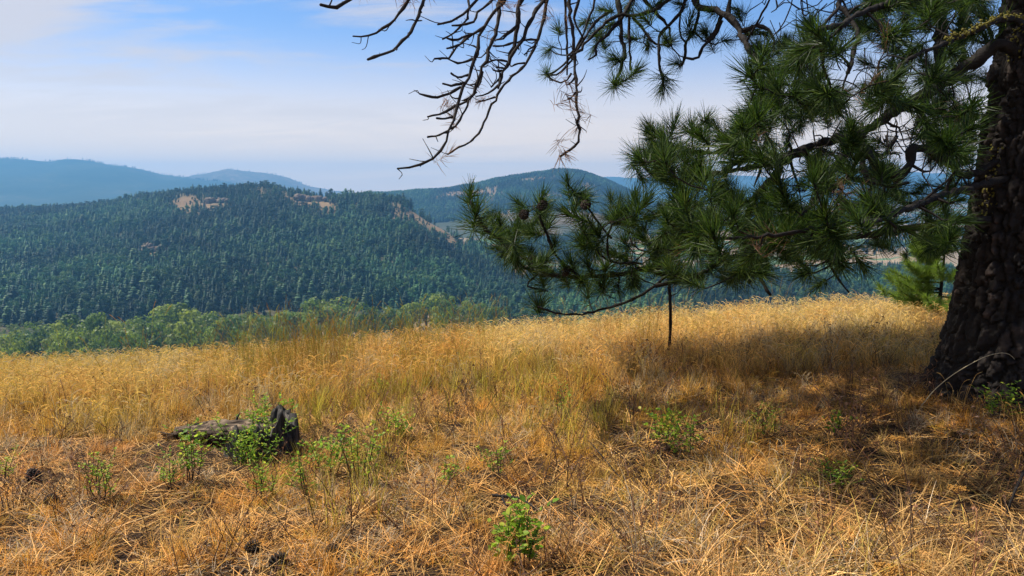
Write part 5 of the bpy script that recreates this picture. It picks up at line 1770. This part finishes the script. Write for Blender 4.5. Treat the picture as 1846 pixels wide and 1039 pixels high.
for i, a in enumerate([
    (180, 905, 812, 62, 6, 'upright green shrub standing alone in the straw left of the stump and its shrubs'),
    (345, 870, 748, 66, 6, 'green shrub with a bare lower stem just left of the stump'),
    (312, 880, 815, 52, 4, 'low yellow green shrub in front and left of the stump, beside the bare stemmed one'),
    (468, 905, 832, 80, 7, 'bushy bright green shrub directly in front of the stump'),
    (590, 862, 768, 90, 8, 'spreading green shrub just right of the stump'),
    (650, 880, 770, 100, 8, 'loose yellow green shrub among dark twigs, second right of the stump'),
    (560, 905, 800, 80, 5, 'thin leafy shrub with dark stems between the stump and the long dark stick'),
    (720, 800, 735, 56, 5, 'small light green shrub in the golden grass above the dark stick'),
    (680, 720, 675, 30, 3, 'tiny green sprig in the grass behind and right of the stump'),
    (800, 880, 830, 60, 4, 'sparse green sprig left of the middle in the straw'),
    (905, 870, 795, 50, 4, 'slim green shoot above the forked stick'),
    (940, 1034, 905, 84, 8, 'large leaved bright green shrub below the forked stick'),
    (1015, 760, 682, 40, 3, 'thin green shoot in golden grass right of the middle'),
    (1195, 815, 735, 66, 6, 'yellow green shrub patch right of the middle, its left half'),
    (1235, 825, 745, 70, 6, 'yellow green shrub patch right of the middle, its right half'),
    (1375, 790, 735, 50, 4, 'dark leaved low shrub in the shade below the pine bough'),
    (1520, 880, 830, 90, 5, 'low scattered green shoots in the shade in front of the trunk'),
    (1800, 760, 690, 84, 7, 'green leafy shrub at the foot of the big pine trunk'),
    (8, 870, 820, 40, 3, 'green shrub cut off by the left edge of the picture'),
    (1500, 790, 742, 30, 2, 'single small green sprig in the straw left of the trunk'),
]):
    shrub(*a, seed=500 + i, leafL=0.033 if i == 11 else (0.021, 0.026, 0.023)[i % 3], yellow=(0.5, 0.2, 0.35, 0.6, 0.3)[i % 5], dens=0.45 if i in (9, 10, 12, 16, 6) else 0.66)
sl = STUMP + np.array([0.02, -0.06, 0.0])
shrub(470, 835, 742, 170, 15, 'leafy green shoots climbing over the front of the charred stump', 540, loc=sl, bare=0.15)
s2 = STUMP + np.array([0.0, 0.48, 0.0])
shrub(470, 790, 702, 96, 8, 'bright green shrub growing up behind the stump', 541, loc=s2)

# ------------------------------------------------------------------ dried yarrow
def yarrow(px_, py_, base_px, base_py, wpx, label, seed, group='dried yarrow heads'):
    r = np.random.default_rng(seed)
    b0 = gpt(base_px, base_py)
    tp = at(px_, py_, b0[1]) - b0
    root = empty('dried_yarrow', b0, label, 'dried flower', group)
    R = wpx * b0[1] / F * 0.5
    mb = MB(); S = smooth_path([np.array([0, 0, -0.03]), tp * 0.5 + np.array([0.015, 0, 0]), tp - np.array([0, 0, R * 0.7])], 12)
    tube(mb, S, np.linspace(0.003, 0.0022, 12), 5)
    ends = []
    for k in range(9):
        a = k * 2.4; rr = R * math.sqrt((k + 0.5) / 9)
        e_ = tp + np.array([math.cos(a) * rr, math.sin(a) * rr * 0.8, -rr * 0.12])
        tube(mb, [S[-1], S[-1] * 0.4 + e_ * 0.6 + np.array([0, 0, -0.008]), e_], [0.0016, 0.0012, 0.001], 4)
        ends.append(e_)
    mb.build('stem', M_WEED, root)
    hd = MB()
    for e_ in ends:
        for _ in range(16):
            c_ = e_ + np.array([r.normal(0, R * 0.17), r.normal(0, R * 0.17), r.normal(0.002, 0.0035)])
            s_ = R * r.uniform(0.055, 0.10)
            hd.add([c_ + s_ * np.array(v) for v in ((1, 0, 0), (0, 1, 0), (-1, 0, 0), (0, -1, 0), (0, 0, 1.1), (0, 0, -1))], None, [(0, 1, 4), (1, 2, 4), (2, 3, 4), (3, 0, 4), (1, 0, 5), (2, 1, 5), (3, 2, 5), (0, 3, 5)], r.random())
    hd.build('flower_head', M_YARROW, root)


yarrow(1617, 790, 1650, 985, 30, 'orange brown dried yarrow on a tall dark stem in front of the pine trunk', 1)
yarrow(1725, 880, 1752, 985, 34, 'orange dried yarrow head low at the right in shaded straw', 2)
yarrow(1335, 978, 1345, 1036, 26, 'small pale orange dried yarrow near the bottom right of the middle', 3)
yarrow(1600, 1024, 1606, 1075, 66, 'widest orange dried yarrow head, at the bottom edge', 4)
yarrow(1300, 942, 1310, 990, 16, 'tiny dried yarrow buds in grey grass right of the middle', 5)

# ------------------------------------------------------------------ sticks, cones, weeds, stalks
def stick(paths, w, label, mat=M_DEADWOOD, seed=0):
    r = np.random.default_rng(seed)
    b0 = gpt(*paths[0][0][:2])
    root = empty('fallen_stick', b0, label, 'stick', 'dark sticks in the dry grass')
    for j, pth in enumerate(paths):
        W = []
        for (x, y, up) in pth:
            g = gpt(x, y + up)
            W.append(at(x, y, g[1]) - b0)
        mb = MB(); S = smooth_path(W, 16)
        tube(mb, S, np.linspace(w, w * 0.6, 16) * (1 if j == 0 else 0.8), 6, r, 0.2)
        mb.build('branch' if j == 0 else 'side_branch', mat, root)


stick([[(888, 893, 30), (915, 895, 30), (940, 900, 28), (962, 915, 20)], [(905, 895, 30), (912, 912, 20), (925, 935, 6)]], 0.0085, 'dark forked stick propped above the large leaved shrub', seed=1)
stick([[(668, 800, 22), (690, 812, 18), (716, 832, 4)]], 0.011, 'short thick dark stick leaning in the straw right of the stump', seed=2)
stick([[(1062, 795, 25), (1100, 840, 14), (1130, 880, 10), (1150, 935, 2)]], 0.005, 'long thin dark twig slanting through the straw right of the middle', seed=3)
stick([[(1846, 850, 60), (1828, 890, 40), (1815, 925, 6)]], 0.009, 'dark bent twig at the right edge', seed=4)


def weed(px_, py_, top_py, label, seed, lean=0.0, n=3, mat=M_WEED, w=0.003):
    r = np.random.default_rng(seed)
    b0 = gpt(px_, py_)
    H = (py_ - top_py) * b0[1] / F
    root = empty('dry_weed', b0, label, 'weed', 'dead weed stalks in the meadow')
    for k in range(n):
        tip = np.array([lean * H + r.normal(0, 0.10) * H, r.normal(0, 0.08) * H, H * r.uniform(0.7, 1.0)])
        S = smooth_path([np.array([r.normal(0, 0.012), r.normal(0, 0.012), -0.03]), tip * 0.5 + r.normal(0, 0.02, 3) * H, tip], 12)
        mb = MB(); tube(mb, S, np.linspace(w, w * 0.5, 12), 5)
        for i in range(4, 12):
            if r.random() < 0.7:
                a = r.uniform(0, 6.28); ln = r.uniform(0.06, 0.2) * H
                e_ = S[i] + np.array([math.cos(a) * 0.6, math.sin(a) * 0.6, 0.8]) * ln
                tube(mb, [S[i], e_], [w * 0.4, w * 0.25], 4)
                q = e_
                for _ in range(3):
                    d_ = r.normal(size=3) * 0.006
                    mb.add([q, q + d_, q + np.array([0, 0, 0.012]) + d_ * 0.4], None, [(0, 1, 2)])
        mb.build('stalk', mat, root)


for i, a in enumerate([
    (1245, 600, 560, 'dark dead weed with curled heads beside the thin upright stem', 0.0, 6),
    (1140, 775, 690, 'dark branching dead weed stalk right of the middle', 0.02, 3),
    (519, 700, 638, 'reddish dead spike weed in the grass behind the stump', 0.0, 2),
    (1010, 850, 770, 'thin dark weed stalk in orange straw right of the middle', -0.1, 2),
    (780, 720, 665, 'thin brown weed stalk in golden grass left of the middle', 0.1, 2),
    (1500, 990, 880, 'dark weed stalk in the foreground straw right of the middle', -0.15, 2),
    (1380, 1030, 900, 'tall thin dark weed stalk at the bottom in grey grass', -0.1, 2),
    (630, 970, 850, 'thin dark dead stalk left of the middle foreground', 0.05, 3),
    (860, 1030, 940, 'thin dark dead stalk at the bottom left of the leafy shrub', 0.0, 2),
    (1290, 740, 670, 'thin brown weed stalk in the shade below the bough', 0.05, 3),
]):
    weed(*a[:4], seed=600 + i, lean=a[4], n=a[5])

b0 = gpt(1659, 734)
b0 = b0 + np.array([0, -0.05, 0])
root = empty('grass_stalk', b0, 'long pale dry stalk arching across the dark trunk base', 'grass stalk')
mb = MB()
W = [at(x, y, b0[1] + dy) - b0 for x, y, dy in ((1659, 734, 0), (1687, 701, -0.05), (1722, 673, -0.10), (1770, 646, -0.14), (1801, 637, -0.16), (1819, 639, -0.17), (1829, 648, -0.17))]
tube(mb, smooth_path(W, 30), np.linspace(0.0034, 0.0018, 30), 5)
mb.build('stalk', M_STALK, root)


def cone(px_, py_, wpx, label, seed):
    r = np.random.default_rng(seed)
    b0 = gpt(px_, py_)
    R = wpx * b0[1] / F * 0.5
    root = empty('pine_cone', b0, label, 'pine cone', 'pine cones on the ground')
    mb = MB()
    ax = np.array([r.normal(), r.normal(), 0.25]); ax /= np.linalg.norm(ax)
    u = np.cross(ax, [0, 0, 1.0]); u /= np.linalg.norm(u); v = np.cross(ax, u)
    c0 = np.array([0, 0, R * 0.75])
    for i in range(64):
        t = i / 63; a = i * 2.4
        rr = R * math.sin(PI * (0.12 + 0.80 * t)) ** 0.7
        rad = u * math.cos(a) + v * math.sin(a)
        p = c0 + ax * (t - 0.45) * R * 2.2 + rad * rr * 0.35
        tipp = p + rad * rr * 0.65 + ax * R * 0.16
        sd = np.cross(ax, rad) * R * 0.24
        mb.add([p - sd * 0.6, p + sd * 0.6, tipp + sd, tipp + ax * R * 0.08 + rad * R * 0.1, tipp - sd, p + ax * R * 0.12], None, [(0, 1, 5), (1, 2, 5), (2, 3, 5), (3, 4, 5), (4, 0, 5), (0, 4, 1), (4, 3, 2), (4, 2, 1)])
    mb.build('scales', M_CONE, root)


for i, a in enumerate([(62, 870, 26, 'dark open pine cone in the straw at the left edge'), (598, 1002, 26, 'dark pine cone in the foreground straw left of the middle'), (460, 996, 26, 'dark pine cone at the bottom left, leftmost of three near the bottom edge'),
                       (500, 1026, 34, 'largest dark pine cone at the bottom edge left of the middle'), (95, 910, 24, 'dark pine cone on bare soil at lower left')]):
    cone(*a, seed=700 + i)
print('script done')
